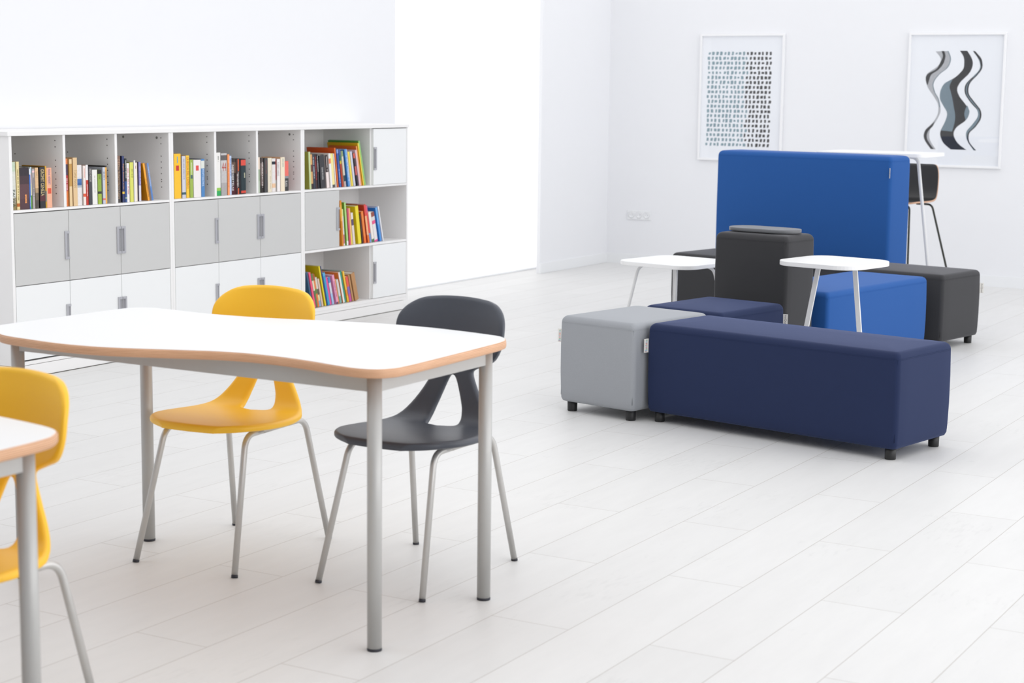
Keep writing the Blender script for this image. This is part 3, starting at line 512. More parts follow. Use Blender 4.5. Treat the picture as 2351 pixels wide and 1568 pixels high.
('the middle compartment of the right unit', 'books in the middle compartment', 9.083, 0.0171, 0.2344, 0.4735, 7.0, [(0, '#d85c74')], '#c84c64', None, 'rose pink slim book', None),
('the middle compartment of the right unit', 'books in the middle compartment', 9.1074, 0.0171, 0.2372, 0.4735, 7.7, [(0, '#f0dc60'), (0.3, '#f4cc70'), (0.7, '#f4b878')], '#f0c070', None, 'peach and yellow slim book', None),
('the middle compartment of the right unit', 'books in the middle compartment', 9.1333, 0.021, 0.2051, 0.4735, 8.4, [(0, '#e8dcd8'), (0.6, '#5c4c74'), (0.8, '#ece4e0')], '#e4d4cc', None, 'white slim book with dark violet letters', None),
('the middle compartment of the right unit', 'books in the middle compartment', 9.1822, 0.0334, 0.2468, 0.4735, 9.1, [(0, '#f0dc30')], '#d8c000', None, 'wide lemon yellow book', 0.2),
('the middle compartment of the right unit', 'books in the middle compartment', 9.2256, 0.0115, 0.1965, 0.4735, 9.8, [(0, '#4c3430')], '#3c2824', None, 'narrow dark brown book', None),
('the middle compartment of the right unit', 'books in the middle compartment', 9.256, 0.0227, 0.2103, 0.4735, 10.4, [(0, '#f47830'), (0.2, '#f48840')], '#e86820', None, 'bright orange book beside the dark brown one', None),
('the middle compartment of the right unit', 'books in the middle compartment', 9.2894, 0.0194, 0.2538, 0.4735, 11.1, [(0, '#e87830'), (0.2, '#f8b888'), (0.7, '#e05048')], '#b83820', None, 'tall red and peach hardback', 0.2),
('the middle compartment of the right unit', 'books in the middle compartment', 9.3163, 0.0155, 0.2484, 0.4735, 11.8, [(0, '#78a0dc'), (0.25, '#e84848'), (0.8, '#e06080')], '#d83c3c', None, 'red and blue slim book', None),
('the middle compartment of the right unit', 'books in the middle compartment', 9.3362, 0.0254, 0.2012, 0.4735, 12.5, [(0, '#48784c'), (0.1, '#f2ece4')], '#e8e4d8', None, 'cream slim book with a green foot', None),
('the middle compartment of the right unit', 'books in the middle compartment', 9.3681, 0.0351, 0.1979, 0.4735, 13.1, [(0, '#f04c98'), (0.06, '#f4f0f0'), (0.6, '#f45c90'), (0.72, '#e8e4e4'), (0.85, '#a05040')], '#e8e0e0', None, 'white book with a pink flower mark', None),
('the middle compartment of the right unit', 'books in the middle compartment', 9.433, 0.0197, 0.23, 0.4735, 13.8, [(0, '#4c98e4'), (0.5, '#70b0ec')], '#2878cc', None, 'sky blue slim book near the right end', 0.2),
('the middle compartment of the right unit', 'books in the middle compartment', 9.4651, 0.0098, 0.2378, 0.4735, 14.5, [(0, '#f4f4f8')], '#e4e4ec', None, 'thin white booklet at the right end', 0.2),
('the bottom compartment of the right unit', 'books in the bottom compartment', 8.6878, 0.0148, 0.2348, 0.107, 14.5, [(0, '#3c6080')], '#305878', None, 'dark blue picture book leaning at the left', 0.2),
('the bottom compartment of the right unit', 'books in the bottom compartment', 8.7076, 0.0176, 0.2309, 0.107, 14.6, [(0, '#f45c80')], '#e84c74', None, 'pink slim book behind the dark blue cover', None),
('the bottom compartment of the right unit', 'books in the bottom compartment', 8.7286, 0.0151, 0.2193, 0.107, 14.7, [(0, '#647c54'), (0.5, '#e8e4c8'), (0.8, '#5c8450')], '#647c48', None, 'green and cream slim book', None),
('the bottom compartment of the right unit', 'books in the bottom compartment', 8.745, 0.0178, 0.2174, 0.107, 14.7, [(0, '#f08438'), (0.4, '#6c8c3c'), (0.55, '#f08c48'), (0.8, '#b06030')], '#e07c34', None, 'orange slim book with green patches', None),
('the bottom compartment of the right unit', 'books in the bottom compartment', 8.7646, 0.0213, 0.192, 0.107, 14.8, [(0, '#90b8e0'), (0.2, '#f0ecb0'), (0.4, '#6c6450'), (0.6, '#e8e4d8')], '#d8d4c8', None, 'short multicoloured slim book', None),
('the bottom compartment of the right unit', 'books in the bottom compartment', 8.7891, 0.0143, 0.1824, 0.107, 14.9, [(0, '#e4c8b4')], '#dcbcac', None, 'short pinkish beige slim book', None),
('the bottom compartment of the right unit', 'books in the bottom compartment', 8.8235, 0.0127, 0.2645, 0.107, 15.0, [(0, '#f0dc28')], '#c8b804', None, 'tall yellow album', 0.24),
('the bottom compartment of the right unit', 'books in the bottom compartment', 8.8406, 0.006, 0.2637, 0.107, 15.1, [(0, '#38488c')], '#38488c', None, 'thin navy book against the yellow album', 0.22),
('the bottom compartment of the right unit', 'books in the bottom compartment', 8.8529, 0.0226, 0.2154, 0.107, 15.1, [(0, '#3c9ccc'), (0.9, '#58b0dc')], '#0c78b0', None, 'turquoise blue book', None),
('the bottom compartment of the right unit', 'books in the bottom compartment', 8.8813, 0.0165, 0.1846, 0.107, 15.2, [(0, '#f0509c')], '#e44890', None, 'magenta slim book', None),
('the bottom compartment of the right unit', 'books in the bottom compartment', 8.9054, 0.0202, 0.1817, 0.107, 15.3, [(0, '#a8c8ec'), (0.4, '#d8dce8'), (0.8, '#508ccc')], '#a0b8d4', None, 'pale blue and white slim book', None),
('the bottom compartment of the right unit', 'books in the bottom compartment', 8.9442, 0.0209, 0.1931, 0.107, 15.4, [(0, '#604868'), (0.06, '#f0a4c4')], '#e88cb4', ('-', '#a06088', 0.25, 0.8, 0.5), 'pastel pink book with violet letters', None),
('the bottom compartment of the right unit', 'books in the bottom compartment', 8.9667, 0.0109, 0.165, 0.107, 15.4, [(0, '#f49430')], '#e8b070', None, 'thin orange booklet', None),
('the bottom compartment of the right unit', 'books in the bottom compartment', 8.9846, 0.0205, 0.1587, 0.107, 15.5, [(0, '#78b0a8'), (0.3, '#d8d8d4')], '#b8d0d4', None, 'slim white and sea green book', None),
('the bottom compartment of the right unit', 'books in the bottom compartment', 9.0194, 0.0166, 0.2063, 0.107, 15.6, [(0, '#f0ece8'), (0.9, '#e8e0d8')], '#e88438', None, 'white spined book with an orange cover', 0.22),
('the bottom compartment of the right unit', 'books in the bottom compartment', 9.0407, 0.0148, 0.2136, 0.107, 15.7, [(0, '#209880')], '#407870', None, 'teal thin hardback', 0.23),
('the bottom compartment of the right unit', 'books in the bottom compartment', 9.0656, 0.0166, 0.209, 0.107, 15.8, [(0, '#f4c030'), (0.2, '#f49828'), (0.4, '#f8c840')], '#e8a828', None, 'golden yellow slim book', None),
('the bottom compartment of the right unit', 'books in the bottom compartment', 9.0848, 0.0242, 0.1692, 0.107, 15.8, [(0, '#c8509c'), (0.3, '#8868b8'), (0.6, '#e85c50')], '#d87838', None, 'purple and red slim book', None),
('the bottom compartment of the right unit', 'books in the bottom compartment', 9.1215, 0.0149, 0.1819, 0.107, 15.9, [(0, '#c49464')], '#b48858', None, 'tan book, second from the right', 0.12),
('the bottom compartment of the right unit', 'books in the bottom compartment', 9.1503, 0.0391, 0.1854, 0.107, 16.0, [(0, '#bc8c5c')], '#b08458', None, 'broad tan book at the right end', 0.12),
]

def spine_mat(stops, h, name):
    m, t_, p = nt(name); N, L = t_.nodes, t_.links
    tc = N.new('ShaderNodeTexCoord'); sp = N.new('ShaderNodeSeparateXYZ'); L.new(tc.outputs['Object'], sp.inputs[0])
    dv = N.new('ShaderNodeMath'); dv.operation = 'DIVIDE'; L.new(sp.outputs['Z'], dv.inputs[0]); dv.inputs[1].default_value = h
    cr = N.new('ShaderNodeValToRGB'); cr.color_ramp.interpolation = 'CONSTANT'; e = cr.color_ramp.elements
    e[0].position = 0; e[0].color = lin(stops[0][1])
    if len(stops) == 1: e[1].position = 1; e[1].color = lin(stops[0][1])
    else:
        e[1].position = stops[1][0]; e[1].color = lin(stops[1][1])
        for s_ in stops[2:]: k = e.new(s_[0]); k.color = lin(s_[1])
    L.new(dv.outputs[0], cr.inputs[0])
    nz = N.new('ShaderNodeTexNoise'); nz.inputs['Scale'].default_value = 90; L.new(tc.outputs['Object'], nz.inputs['Vector'])
    mr = N.new('ShaderNodeMapRange'); mr.inputs['To Min'].default_value = (.75 if len(stops) > 3 else .95); L.new(nz.outputs['Fac'], mr.inputs['Value'])
    mx = N.new('ShaderNodeMix'); mx.data_type = 'RGBA'; mx.blend_type = 'MULTIPLY'; mx.inputs[0].default_value = 1
    L.new(cr.outputs[0], mx.inputs[6]); L.new(mr.outputs[0], mx.inputs[7]); L.new(mx.outputs[2], p.inputs['Base Color']); p.inputs['Roughness'].default_value = .45
    return m
MT['pages'] = mat('book_pages', (.78, .74, .64), .9, noise=.15, nscale=200)
rb = random.Random(11)
for bi, (comp, grp, y, wd, h, z, lean, stops, cov, title, desc, dep) in enumerate(BOOKS):
    d = dep or rb.uniform(.135, .165)
    d = min(d + rb.uniform(-.004, .004), .30)
    xf = -6.478 - rb.uniform(0, .010)
    bm = bmesh.new(); th = min(.0022, wd*.18)
    # cover: spine plus two boards; material 0 cover, 1 spine
    box(bm, (-d, 0, 0), (-.002, th, h), 0); box(bm, (-d, wd-th, 0), (-.002, wd, h), 0)
    sp_ = [(-.003, 0), (-.0008, 0), (0, min(.0015, wd*.2)), (0, wd-min(.0015, wd*.2)), (-.0008, wd), (-.003, wd)]
    loft(bm, [[(a, b, 0) for a, b in sp_], [(a, b, h) for a, b in sp_]], [1], (1, 1))
    for f in bm.faces: f.smooth = False
    short = desc.replace('book', '').strip()
    o = obj('book', bm, [cmat(cov), spine_mat(stops, h, 'spine_of_'+desc.replace(' ', '_')[:40])])
    o.location = (xf, y, z+.0004)
    if lean:
        a = math.radians(lean); o.rotation_euler = (a, 0, 0)     # top leans towards -y
        o.location = (xf, y, z+.0004)
    tag(o, desc + ', in ' + comp.replace('the middle compartment of the right unit', 'the right unit middle shelf').replace('the bottom compartment of the right unit', 'the right unit bottom shelf').replace('the wide top compartment of the right unit', 'the right unit top shelf').replace(' from the left', ''), 'book', grp)
    bm = bmesh.new(); box(bm, (-d+.002, th+.0002, .002), (-.0032, wd-th-.0002, h-.002)); obj('pages', bm, MT['pages'], o)
    if title:
        s, col, f0, f1, yc = title[:5]; bm = None
        cz, ln = (f0+f1)/2*h, (f1-f0)*h
        if s == '-' or s == 'II':
            bm = bmesh.new(); zc = f1*h; k = 0; gw = .006 if s == 'II' else min(wd*.2, .004)
            while zc > f0*h:
                l = rb.uniform(.0015, .0035) if s == '-' else rb.uniform(.004, .009)
                if k % rb.choice((5, 7, 8)) != 0: box(bm, (.0001, wd*yc-gw*rb.uniform(.7, 1), zc-l), (.0004, wd*yc+gw, zc))
                zc -= l + .0012; k += 1
            obj('spine_lettering', bm, cmat(col), o)
        else:
            me_ = text_mesh(s, 1.0); co = [v_.co.copy() for v_ in me_.vertices]
            w0 = max(c.x for c in co)-min(c.x for c in co); h0 = max(c.y for c in co)-min(c.y for c in co)
            cx_ = (max(c.x for c in co)+min(c.x for c in co))/2; cy_ = (max(c.y for c in co)+min(c.y for c in co))/2
            if s in ('T', '44', '1'):
                sy = ln/h0; sx_ = min(wd*.72/w0, sy*1.1)
                if s == 'T': sx_ = wd*.5/w0
                for v_ in me_.vertices: c = v_.co.copy(); v_.co = (.0003+c.z*.5, wd*yc+(c.x-cx_)*sx_, cz+(c.y-cy_)*sy)
            else:
                k = ln/w0; kh = min(wd*.62/h0, k*2.2)
                if s == 'NIESMIERTELNI': kh = wd*.38/h0
                for v_ in me_.vertices: c = v_.co.copy(); v_.co = (.0003+c.z*.5, wd*yc+(c.y-cy_)*kh, cz-(c.x-cx_)*k)
            me_.materials.append(cmat(col)); to = bpy.data.objects.new('spine_lettering', me_); C.objects.link(to); to.parent = o
        if len(title) > 5:
            bm = bmesh.new(); ez = title[6]*h; e_ = min(wd*.33, .012); box(bm, (.0001, wd*.5-e_, ez-e_*1.2), (.0005, wd*.5+e_, ez+e_*1.2)); obj('spine_emblem', bm, cmat(title[5]), o)
# ------------------------------------------------------------------ upholstered blocks
def seam_path(L, W, rc, inset, z, n=5):
    return [(x, y, z) for x, y in rrect(L, W, rc, inset, n, L/2, W/2)]
def block(name, label, cat, loc, ang, L, W, z0, z1, key, group, feet=True, R=.028, rc=.022):
    t = thing(name, label, cat, (loc[0], loc[1], 0), math.radians(ang), group)
    bm = bmesh.new(); lv = []
    H = z1-z0
    for (z, i) in ((z0, .020), (z0+.004, .008), (z0+.018, .002), (z0+.05, 0), (z0+H*.35, -.002), (z0+H*.65, -.002), (z1-R-.03, -.0005), (z1-R-.006, 0), (z1-R-.001, .0005), (z1-R+.002, .0006)):
        lv.append((z, i))
    for k in range(1, 6):
        a = PI/2*k/5; lv.append((z1-R+R*math.sin(a), .0006+R*.95*(1-math.cos(a))))
    m = min(L, W)/2
    for f, dz in ((.35, .003), (.6, .005), (.85, .006)): lv.append((z1+dz, R+f*(m-R)*.98))
    nseg = 6
    def ring(z, i):
        # subdivided rounded rectangle
        base = rrect(L, W, max(rc-max(i, 0)*.3, .006), i, nseg, L/2, W/2); out = []
        for a_, b_ in zip(base, base[1:]+base[:1]):
            d = math.hypot(b_[0]-a_[0], b_[1]-a_[1]); out.append((a_[0], a_[1], z))
            if d > .08:
                for k in range(1, 6): out.append((a_[0]+(b_[0]-a_[0])*k/6, a_[1]+(b_[1]-a_[1])*k/6, z))
        return out
    rings = []
    for z, i in lv:
        if m-i < .012: i = m-.012
        rings.append(ring(z, i))
    n0 = min(len(r) for r in rings); rings = [r for r in rings if len(r) == len(rings[3])]
    loft(bm, rings); body = obj('upholstery', bm, MT[key], t, smooth=True)
    # double stitched seams
    bm = bmesh.new()
    zs = z1-R
    for dz, rr in ((-.005, .0004), (.0, .0007)):
        q = [(x, y, zs+dz) for x, y in rrect(L, W, rc, 0 if dz else .0006, 6, L/2, W/2)]; tube(bm, q+[q[0], ], rr, 6, caps=False)
    for cx_, cy_, sx, sy in ((0, 0, 1, 1), (L, 0, -1, 1), (L, W, -1, -1), (0, W, 1, -1)):
        for off in (.0,):
            for dd in (.006, .012, .018):
                # on each side face close to the corner
                px, py = cx_+sx*(rc*(1-math.cos(PI/4*(1+dd*12)))), cy_+sy*(rc*(1-math.sin(PI/4*(1+dd*12))))
                pts = [(px, py, z0+.03), (px, py, z0+H*.5), (px, py, z1-R-.004)]
                tube(bm, pts, .0005, 5)
    obj('stitching', bm, MT[key+'_th'], t, smooth=True)
    if feet:
        for x, y in ((.045, .045), (L-.045, .045), (.045, W-.045), (L-.045, W-.045)):
            bm = bmesh.new(); n = 20; q = lambda r, z: [(x+r*math.cos(2*PI*i/n), y+r*math.sin(2*PI*i/n), z) for i in range(n)]
            loft(bm, [q(.021, 0), q(.0225, .003), q(.0235, z0+.012)]); obj('foot', bm, MT['foot'], t, smooth=False)
    return t
def tag_label(parent, x, y, z, rz, txt, cols, wdt=.024, hgt=.062, up_=False, side=-1):
    # small folded textile tag standing off a seam; local x runs away from the seam
    o = bmesh.new(); box(o, (0, -.0006, -hgt/2), (wdt, .0006, hgt/2)); l = obj('fabric_tag', o, MT['tag'], parent); l.location = (x, y, z); l.rotation_euler = (0, 0, rz)
    l['label'] = 'small white woven label with printed name'
    me_ = text_mesh(txt, 1.0); co = [v.co.copy() for v in me_.vertices]; w0 = max(c.x for c in co)-min(c.x for c in co); h0 = max(c.y for c in co)-min(c.y for c in co)
    cx_ = (max(c.x for c in co)+min(c.x for c in co))/2; cy_ = (max(c.y for c in co)+min(c.y for c in co))/2; k = hgt*.84/w0; kh = wdt*.5/h0
    for v in me_.vertices:
        c = v.co.copy(); s = 1 if up_ else -1
        v.co = (wdt*.55 + side*s*(c.y-cy_)*kh, side*(.0008+c.z*.3), s*(c.x-cx_)*k)
    for m_ in cols: me_.materials.append(m_)
    if len(cols) > 1:
        for p in me_.polygons:
            zc = p.center.z; p.material_index = int((zc/hgt+.5)*len(cols)*1.6) % len(cols)
    t_ = bpy.data.objects.new('tag_lettering', me_); C.objects.link(t_); t_.parent = l
G = 'modular upholstered seating blocks'
ZF = .046
A = block('bench', 'long navy blue upholstered bench at the front of the seating group', 'bench', (-3.335, 6.95), -11.1, 1.25, .455, ZF, .445, 'navy', G)
B = block('pouf', 'light grey upholstered cube at the left end of the navy bench', 'pouf', (-3.790, 6.968), -11.1, .430, .575, ZF, .445, 'grey', G)
Cc = block('pouf', 'navy blue upholstered cube behind the light grey cube', 'pouf', (-3.72, 7.70), -11, .465, .555, ZF, .425, 'navy', G)
D = block('pouf', 'tall charcoal upholstered block with a grey board on top', 'pouf', (-3.62, 8.32), -9, .43, .285, ZF, .752, 'char', G, R=.03)
E = block('bench', 'cobalt blue upholstered bench under the front white side table', 'bench', (-3.59, 8.72), -9.5, .49, 1.14, ZF, .438, 'blue', G)
Fb = block('bench', 'long charcoal upholstered bench in front of the cobalt backrest', 'bench', (-4.756, 10.237), -11, 1.93, .478, ZF, .44, 'char', G)
Gb = block('backrest_block', 'tall cobalt blue upholstered backrest block behind the charcoal bench', 'seating', (-4.676, 10.75), -11, 1.296, .252, ZF, 1.088, 'blue', G, R=.03)
ink = [MT['ink']]; multi = [cmat('#b02848'), cmat('#5ab0d8'), cmat('#3aa860'), cmat('#d84878'), cmat('#50b0c8'), cmat('#e88858')]
tag_label(A, .005, .002, .345, -PI/2-.12, 'Bambino', multi, .028, .062, True, 1)
tag_label(B, .004, .010, .35, PI+.25, 'Bambino', multi, .020, .062, True, 1)
tag_label(Cc, .465-.004, .555-.012, .342, .35, 'inoQuad', ink, .026, .062)
tag_label(Gb, 1.296-.012, .004, .985, -.9, 'inoQuad', ink, .026, .062)
tag_label(Fb, 1.93-.003, .478-.008, .33, .5, 'inoQuad', ink, .024, .062)
# stadium shaped board lying on the tall block
def stadium(L, W, i=0, n=14):
    r = W/2-i; out = []
    for s, a0 in ((1, -PI/2), (-1, PI/2)):
        for k in range(n+1):
            a = a0+PI*k/n; out.append((s*(L/2-W/2)+r*math.cos(a), r*math.sin(a)))
    return out
t = bmesh.new(); loops = [[(x, y, z) for x, y in stadium(.40, .20, i)] for z, i in ((0, .0015), (.0015, 0), (.0165, 0), (.018, .0015))]
loft(t, loops); ob = obj('oval_board', t, MT['tray'], smooth=False); ob.location = (-3.387, 8.430, .7585); ob.rotation_euler = (0, 0, math.radians(-9))
tag(ob, 'dark grey oval board lying on the tall charcoal block', 'board')
# ------------------------------------------------------------------ white side tables
def squircle(s, rc, i=0, n=10): return rrect(s, s, rc, i, n)
def slab(name, outline, z0, z1, mats, parent, mi_top=0):
    bm = bmesh.new(); e = .0015
    loft(bm, [[(x, y, z0) for x, y in outline(e)], [(x, y, z0+e) for x, y in outline(0)], [(x, y, z1-e) for x, y in outline(0)], [(x, y, z1) for x, y in outline(e)]])
    for f in bm.faces: f.smooth = False
    return obj(name, bm, mats, parent)
t = thing('side_table', 'white rounded side table with two slanted legs behind the navy bench', 'side table', (-2.885, 8.09, 0), math.radians(-11), 'small white side tables')
slab('tabletop', lambda i: squircle(.445, .115, i), .640, .662, MT['wtable'], t)
for nm, a, b in (('leg', (-.085, .0, .6395), (-.178, -.045, .0)), ('leg', (.105, .015, .6395), (.175, .03, .0))):
    bm = bmesh.new(); A_, B_ = Vector(a), Vector(b); hw = .0125
    loft(bm, [[(p.x-hw, p.y-.004, p.z), (p.x+hw, p.y-.004, p.z), (p.x+hw, p.y+.004, p.z), (p.x-hw, p.y+.004, p.z)] for p in (A_, B_)])
    for f in bm.faces: f.smooth = False
    obj(nm, bm, MT['wsteel'], t)
bm = bmesh.new(); box(bm, (-.192, -.055, 0), (-.164, .17, .008), bev=.002); box(bm, (.161, .02, 0), (.189, .17, .008), bev=.002); box(bm, (-.192, .17, 0), (.189, .2, .008), bev=.002); obj('base', bm, MT['wsteel'], t)
t = thing('side_table', 'white rounded side table with slim tube legs left of the tall charcoal block', 'side table', (-4.086, 8.866, 0), math.radians(-11), 'small white side tables')
slab('tabletop', lambda i: squircle(.505, .105, i), .510, .532, MT['wtable'], t)
for (sx, sy, ex, ey) in ((-.185, -.10, -.275, -.17), (.185, .10, .255, .17), (-.125, .155, -.03, .03), (.12, -.165, .02, -.03)):
    bm = bmesh.new()
    p0 = (sx*.35, sy*.35, .503); p1 = (sx, sy, .503)
    if abs(sx) > .15: tube(bm, fillet([p0, p1, (ex, ey, 0)], .05), .0085)
    else: tube(bm, fillet([p0, p1, (ex*.8, ey*.8, 0)], .04), .0085)
    obj('leg', bm, MT['wsteel'], t, smooth=True)
t = thing('bar_table', 'tall white bar table partly hidden behind the cobalt backrest', 'bar table', (-3.755, 11.35, 0), 0, 'small white side tables')
del t['group']
slab('tabletop', lambda i: rrect(.75, .50, .06, i, 8), 1.063, 1.087, MT['wtable'], t)
for sx in (-1, 1):
    for sy in (-1, 1):
        bm = bmesh.new(); tube(bm, fillet([(sx*.09, sy*.19-.03, 1.052), (sx*.208-(.03 if sy < 0 else 0), sy*.19-.03, 1.052), (sx*.352-(.05 if sy < 0 else 0), sy*.19-.03, 0)], .05), .0115); obj('leg', bm, MT['wsteel'], t, smooth=True)
# ------------------------------------------------------------------ bar stool
t = thing('bar_stool', 'black plywood bar stool with thin black rod legs behind the charcoal bench', 'stool', (-3.892, 12.30, 0), math.radians(-8))
prof = [(-.19, .700), (-.15, .706), (-.05, .703), (.06, .702), (.13, .707), (.165, .725), (.182, .76), (.19, .82), (.195, .90), (.20, .972)]
bm = bmesh.new(); cols = 9; V = []
for i, (y, z) in enumerate(prof):
    w_ = .185 if i not in (0, len(prof)-1) else .17
    V.append([bm.verts.new(((-1+2*k/(cols-1))*w_, y, z+(.006*abs(-1+2*k/(cols-1))**2 if i < 5 else 0))) for k in range(cols)])
for i in range(len(prof)-1):
    for k in range(cols-1): bm.faces.new((V[i][k], V[i][k+1], V[i+1][k+1], V[i+1][k]))
sh = obj('seat_shell', bm, [MT['shellb'], MT['wood']], t, smooth=True)
m_ = sh.modifiers.new('s', 'SUBSURF'); m_.levels = m_.render_levels = 2
m_ = sh.modifiers.new('t', 'SOLIDIFY'); m_.thickness = .012; m_.offset = 0; m_.material_offset_rim = 1
sh['label'] = 'black shell with a pale wood edge'
for a, b in (((-.12, -.13), (-.19, -.21)), ((.125, -.14), (.17, -.22)), ((-.12, .12), (-.20, .22)), ((.17, .13), (.33, .22))):
    bm = bmesh.new(); tube(bm, fillet([(a[0]*.3, a[1], .685), (a[0], a[1], .685), (b[0], b[1], 0)], .035), .0075, 10); obj('leg', bm, MT['black'], t, smooth=True)
bm = bmesh.new(); q = [(-.175, -.19, .17), (.158, -.20, .17), (.290, .20, .17), (-.18, .195, .17)]; tube(bm, q+[q[0]], .006, 8); obj('foot_ring', bm, MT['black'], t, smooth=True)
# ------------------------------------------------------------------ wave tables
CTL = [(-3.83, 3.585), (-3.712, 3.501), (-3.579, 3.477), (-3.422, 3.467), (-3.282, 3.490), (-3.137, 3.545), (-2.995, 3.600), (-2.865, 3.617), (-2.727, 3.606), (-2.60, 3.580), (-2.533, 3.572), (-2.484, 3.583), (-2.455, 3.615), (-2.442, 3.68), (-2.448, 3.934), (-2.456, 4.12), (-2.462, 4.19), (-2.476, 4.235), (-2.523, 4.285), (-2.635, 4.312), (-2.78, 4.330), (-2.919, 4.326), (-3.05, 4.303), (-3.18, 4.269), (-3.343, 4.225), (-3.527, 4.203), (-3.69, 4.215), (-3.78, 4.215), (-3.822, 4.19), (-3.846, 4.14), (-3.857, 3.90), (-3.866, 3.70), (-3.862, 3.63)]
TC = (-3.15, 3.90)
def wave_outline(sub=4):
    P = [(x-TC[0], y-TC[1]) for x, y in CTL]; n = len(P); out = []
    for i in range(n):
        p0, p1, p2, p3 = P[i-1], P[i], P[(i+1) % n], P[(i+2) % n]
        for k in range(sub):
            f = k/sub; out.append(tuple(.5*((2*p1[j])+(-p0[j]+p2[j])*f+(2*p0[j]-5*p1[j]+4*p2[j]-p3[j])*f*f+(-p0[j]+3*p1[j]-3*p2[j]+p3[j])*f**3) for j in (0, 1)))
    return out
WO = wave_outline()
def wo(i):
    n = len(WO); out = []
    for k in range(n):
        a, b = WO[k-1], WO[(k+1) % n]; dx, dy = b[0]-a[0], b[1]-a[1]; l = math.hypot(dx, dy) or 1
        out.append((WO[k][0]-dy/l*i, WO[k][1]+dx/l*i))
    return out
LEGS = ((-2.523, 3.645), (-2.520, 4.195), (-3.782, 4.180), (-3.800, 3.650))
def table(label, off):
    t = thing('wave_table', label, 'table', (TC[0]+off[0], TC[1]+off[1], 0), 0, 'white wave-shaped classroom tables')
    bm = bmesh.new(); T1, T0 = .760, .735
    loft(bm, [[(x, y, z) for x, y in wo(i)] for z, i in ((T0, .006), (T0+.002, .0025), (T0+.006, .0004), (T0+.0125, 0), (T1-.006, .0004), (T1-.002, .0022), (T1-.0004, .005), (T1, .0055))], [0]*6+[1], (0, 1))
    top = obj('tabletop', bm, [MT['ply'], MT['ttop']], t)
    for p in top.data.polygons: p.use_smooth = p.area < .01 and abs(p.normal.z) < .95
    L = [(x-TC[0], y-TC[1]) for x, y in LEGS]
    for i, (x, y) in enumerate(L):
        bm = bmesh.new(); tube(bm, [(x, y, .007), (x, y, .7345)], .0195, 28); lg = obj('leg', bm, MT['steel'], t, smooth=True)
        bm = bmesh.new(); tube(bm, [(x, y, 0), (x, y, .0075)], .0198, 24); obj('foot_cap', bm, MT['rubber'], lg, smooth=False)
    for a, b in ((0, 1), (1, 2), (2, 3), (3, 0)):
        A_, B_ = Vector(L[a]), Vector(L[b]); d = (B_-A_).normalized(); n_ = Vector((d.y, -d.x)); cen = Vector((-.005, .02))
        if n_.dot((A_+B_)/2-cen) < 0: n_ = -n_
        p, q = A_+d*.016+n_*.010, B_-d*.016+n_*.010; r_, s_ = q-n_*.020, p-n_*.020
        bm = bmesh.new(); loft(bm, [[(v.x, v.y, z) for v in (p, q, r_, s_)] for z in (.690, .7345)])
        for f in bm.faces: f.smooth = False
        obj('apron', bm, MT['steel'], t)
    return t
table('white wave-edged table with the yellow and anthracite chairs tucked behind it', (0, 0))
table('second white wave-edged table, only its corner showing at the left picture edge', (-.060, -1.705))
# ------------------------------------------------------------------ chairs
ROWS = [  # y, z, half width, hole half width, forward curl, raise of the edge, bow of the row at its ends
 (-0.252, 0.4440, .095, .02, 0, 0, .007), (-0.248, 0.4480, .115, .03, 0, 0, .011), (-0.233, 0.4520, .150, .03, 0, .000, .015), (-0.198, 0.4530, .184, .035, 0, .001, .013), (-0.136, 0.4500, .210, .04, 0, .002, .004), (-0.085, 0.4460, .218, .045, 0, .003, 0), (-0.030, 0.4420, .217, .045, 0, .004, 0),
 (0.020, 0.4400, .211, .045, .0, .004, 0), (0.062, 0.4400, .201, .045, .0, .004, 0), (0.098, 0.4410, .190, .047, .000, .006, 0), (0.122, 0.4460, .175, .054, .003, .010, 0), (0.142, 0.4600, .156, .057, .008, .014, 0), (0.158, 0.4880, .133, .050, .014, .014, 0),
 (0.168, 0.5234, .109, .036, .018, .010, 0), (0.175, 0.5596, .088, .022, .018, .006, 0), (0.179, 0.5895, .074, .011, .014, 0, 0), (0.181, 0.6065, .076, .010, .014, 0, 0), (0.184, 0.6214, .106, .015, .018, 0, 0), (0.187, 0.6384, .147, .02, .030, 0, 0), (0.191, 0.6598, .174, .025, .042, 0, -.004),
 (0.196, 0.6960, .191, .03, .048, 0, 0), (0.201, 0.7310, .196, .03, .050, 0, 0), (0.206, 0.7710, .192, .03, .047, 0, .008), (0.210, 0.7990, .178, .03, .041, 0, .0125), (0.212, 0.8150, .160, .03, .034, 0, .013), (0.213, 0.8250, .137, .03, .026, 0, .0105), (0.214, 0.8305, .110, .02, .018, 0, .0075)]
HOLE = [(9.0, 0), (9.12, .024), (9.4, .042), (9.8, .051), (10.3, .055), (11, .055), (12, .048), (13, .035), (14, .021), (14.5, .014), (14.8, .008), (14.95, 0)]
def cr4(P, s, j):
    i = min(int(s), len(P)-2); f = s-i; q = [P[max(i-1, 0)][j], P[i][j], P[i+1][j], P[min(i+2, len(P)-1)][j]]
    return .5*((2*q[1])+(-q[0]+q[2])*f+(2*q[0]-5*q[1]+4*q[2]-q[3])*f*f+(-q[0]+3*q[1]-3*q[2]+q[3])*f**3)
def hole_w(s):
    if s <= HOLE[0][0] or s >= HOLE[-1][0]: return 0.0
    for a, b in zip(HOLE, HOLE[1:]):
        if a[0] <= s <= b[0]: f = (s-a[0])/(b[0]-a[0]); return a[1]+(b[1]-a[1])*f
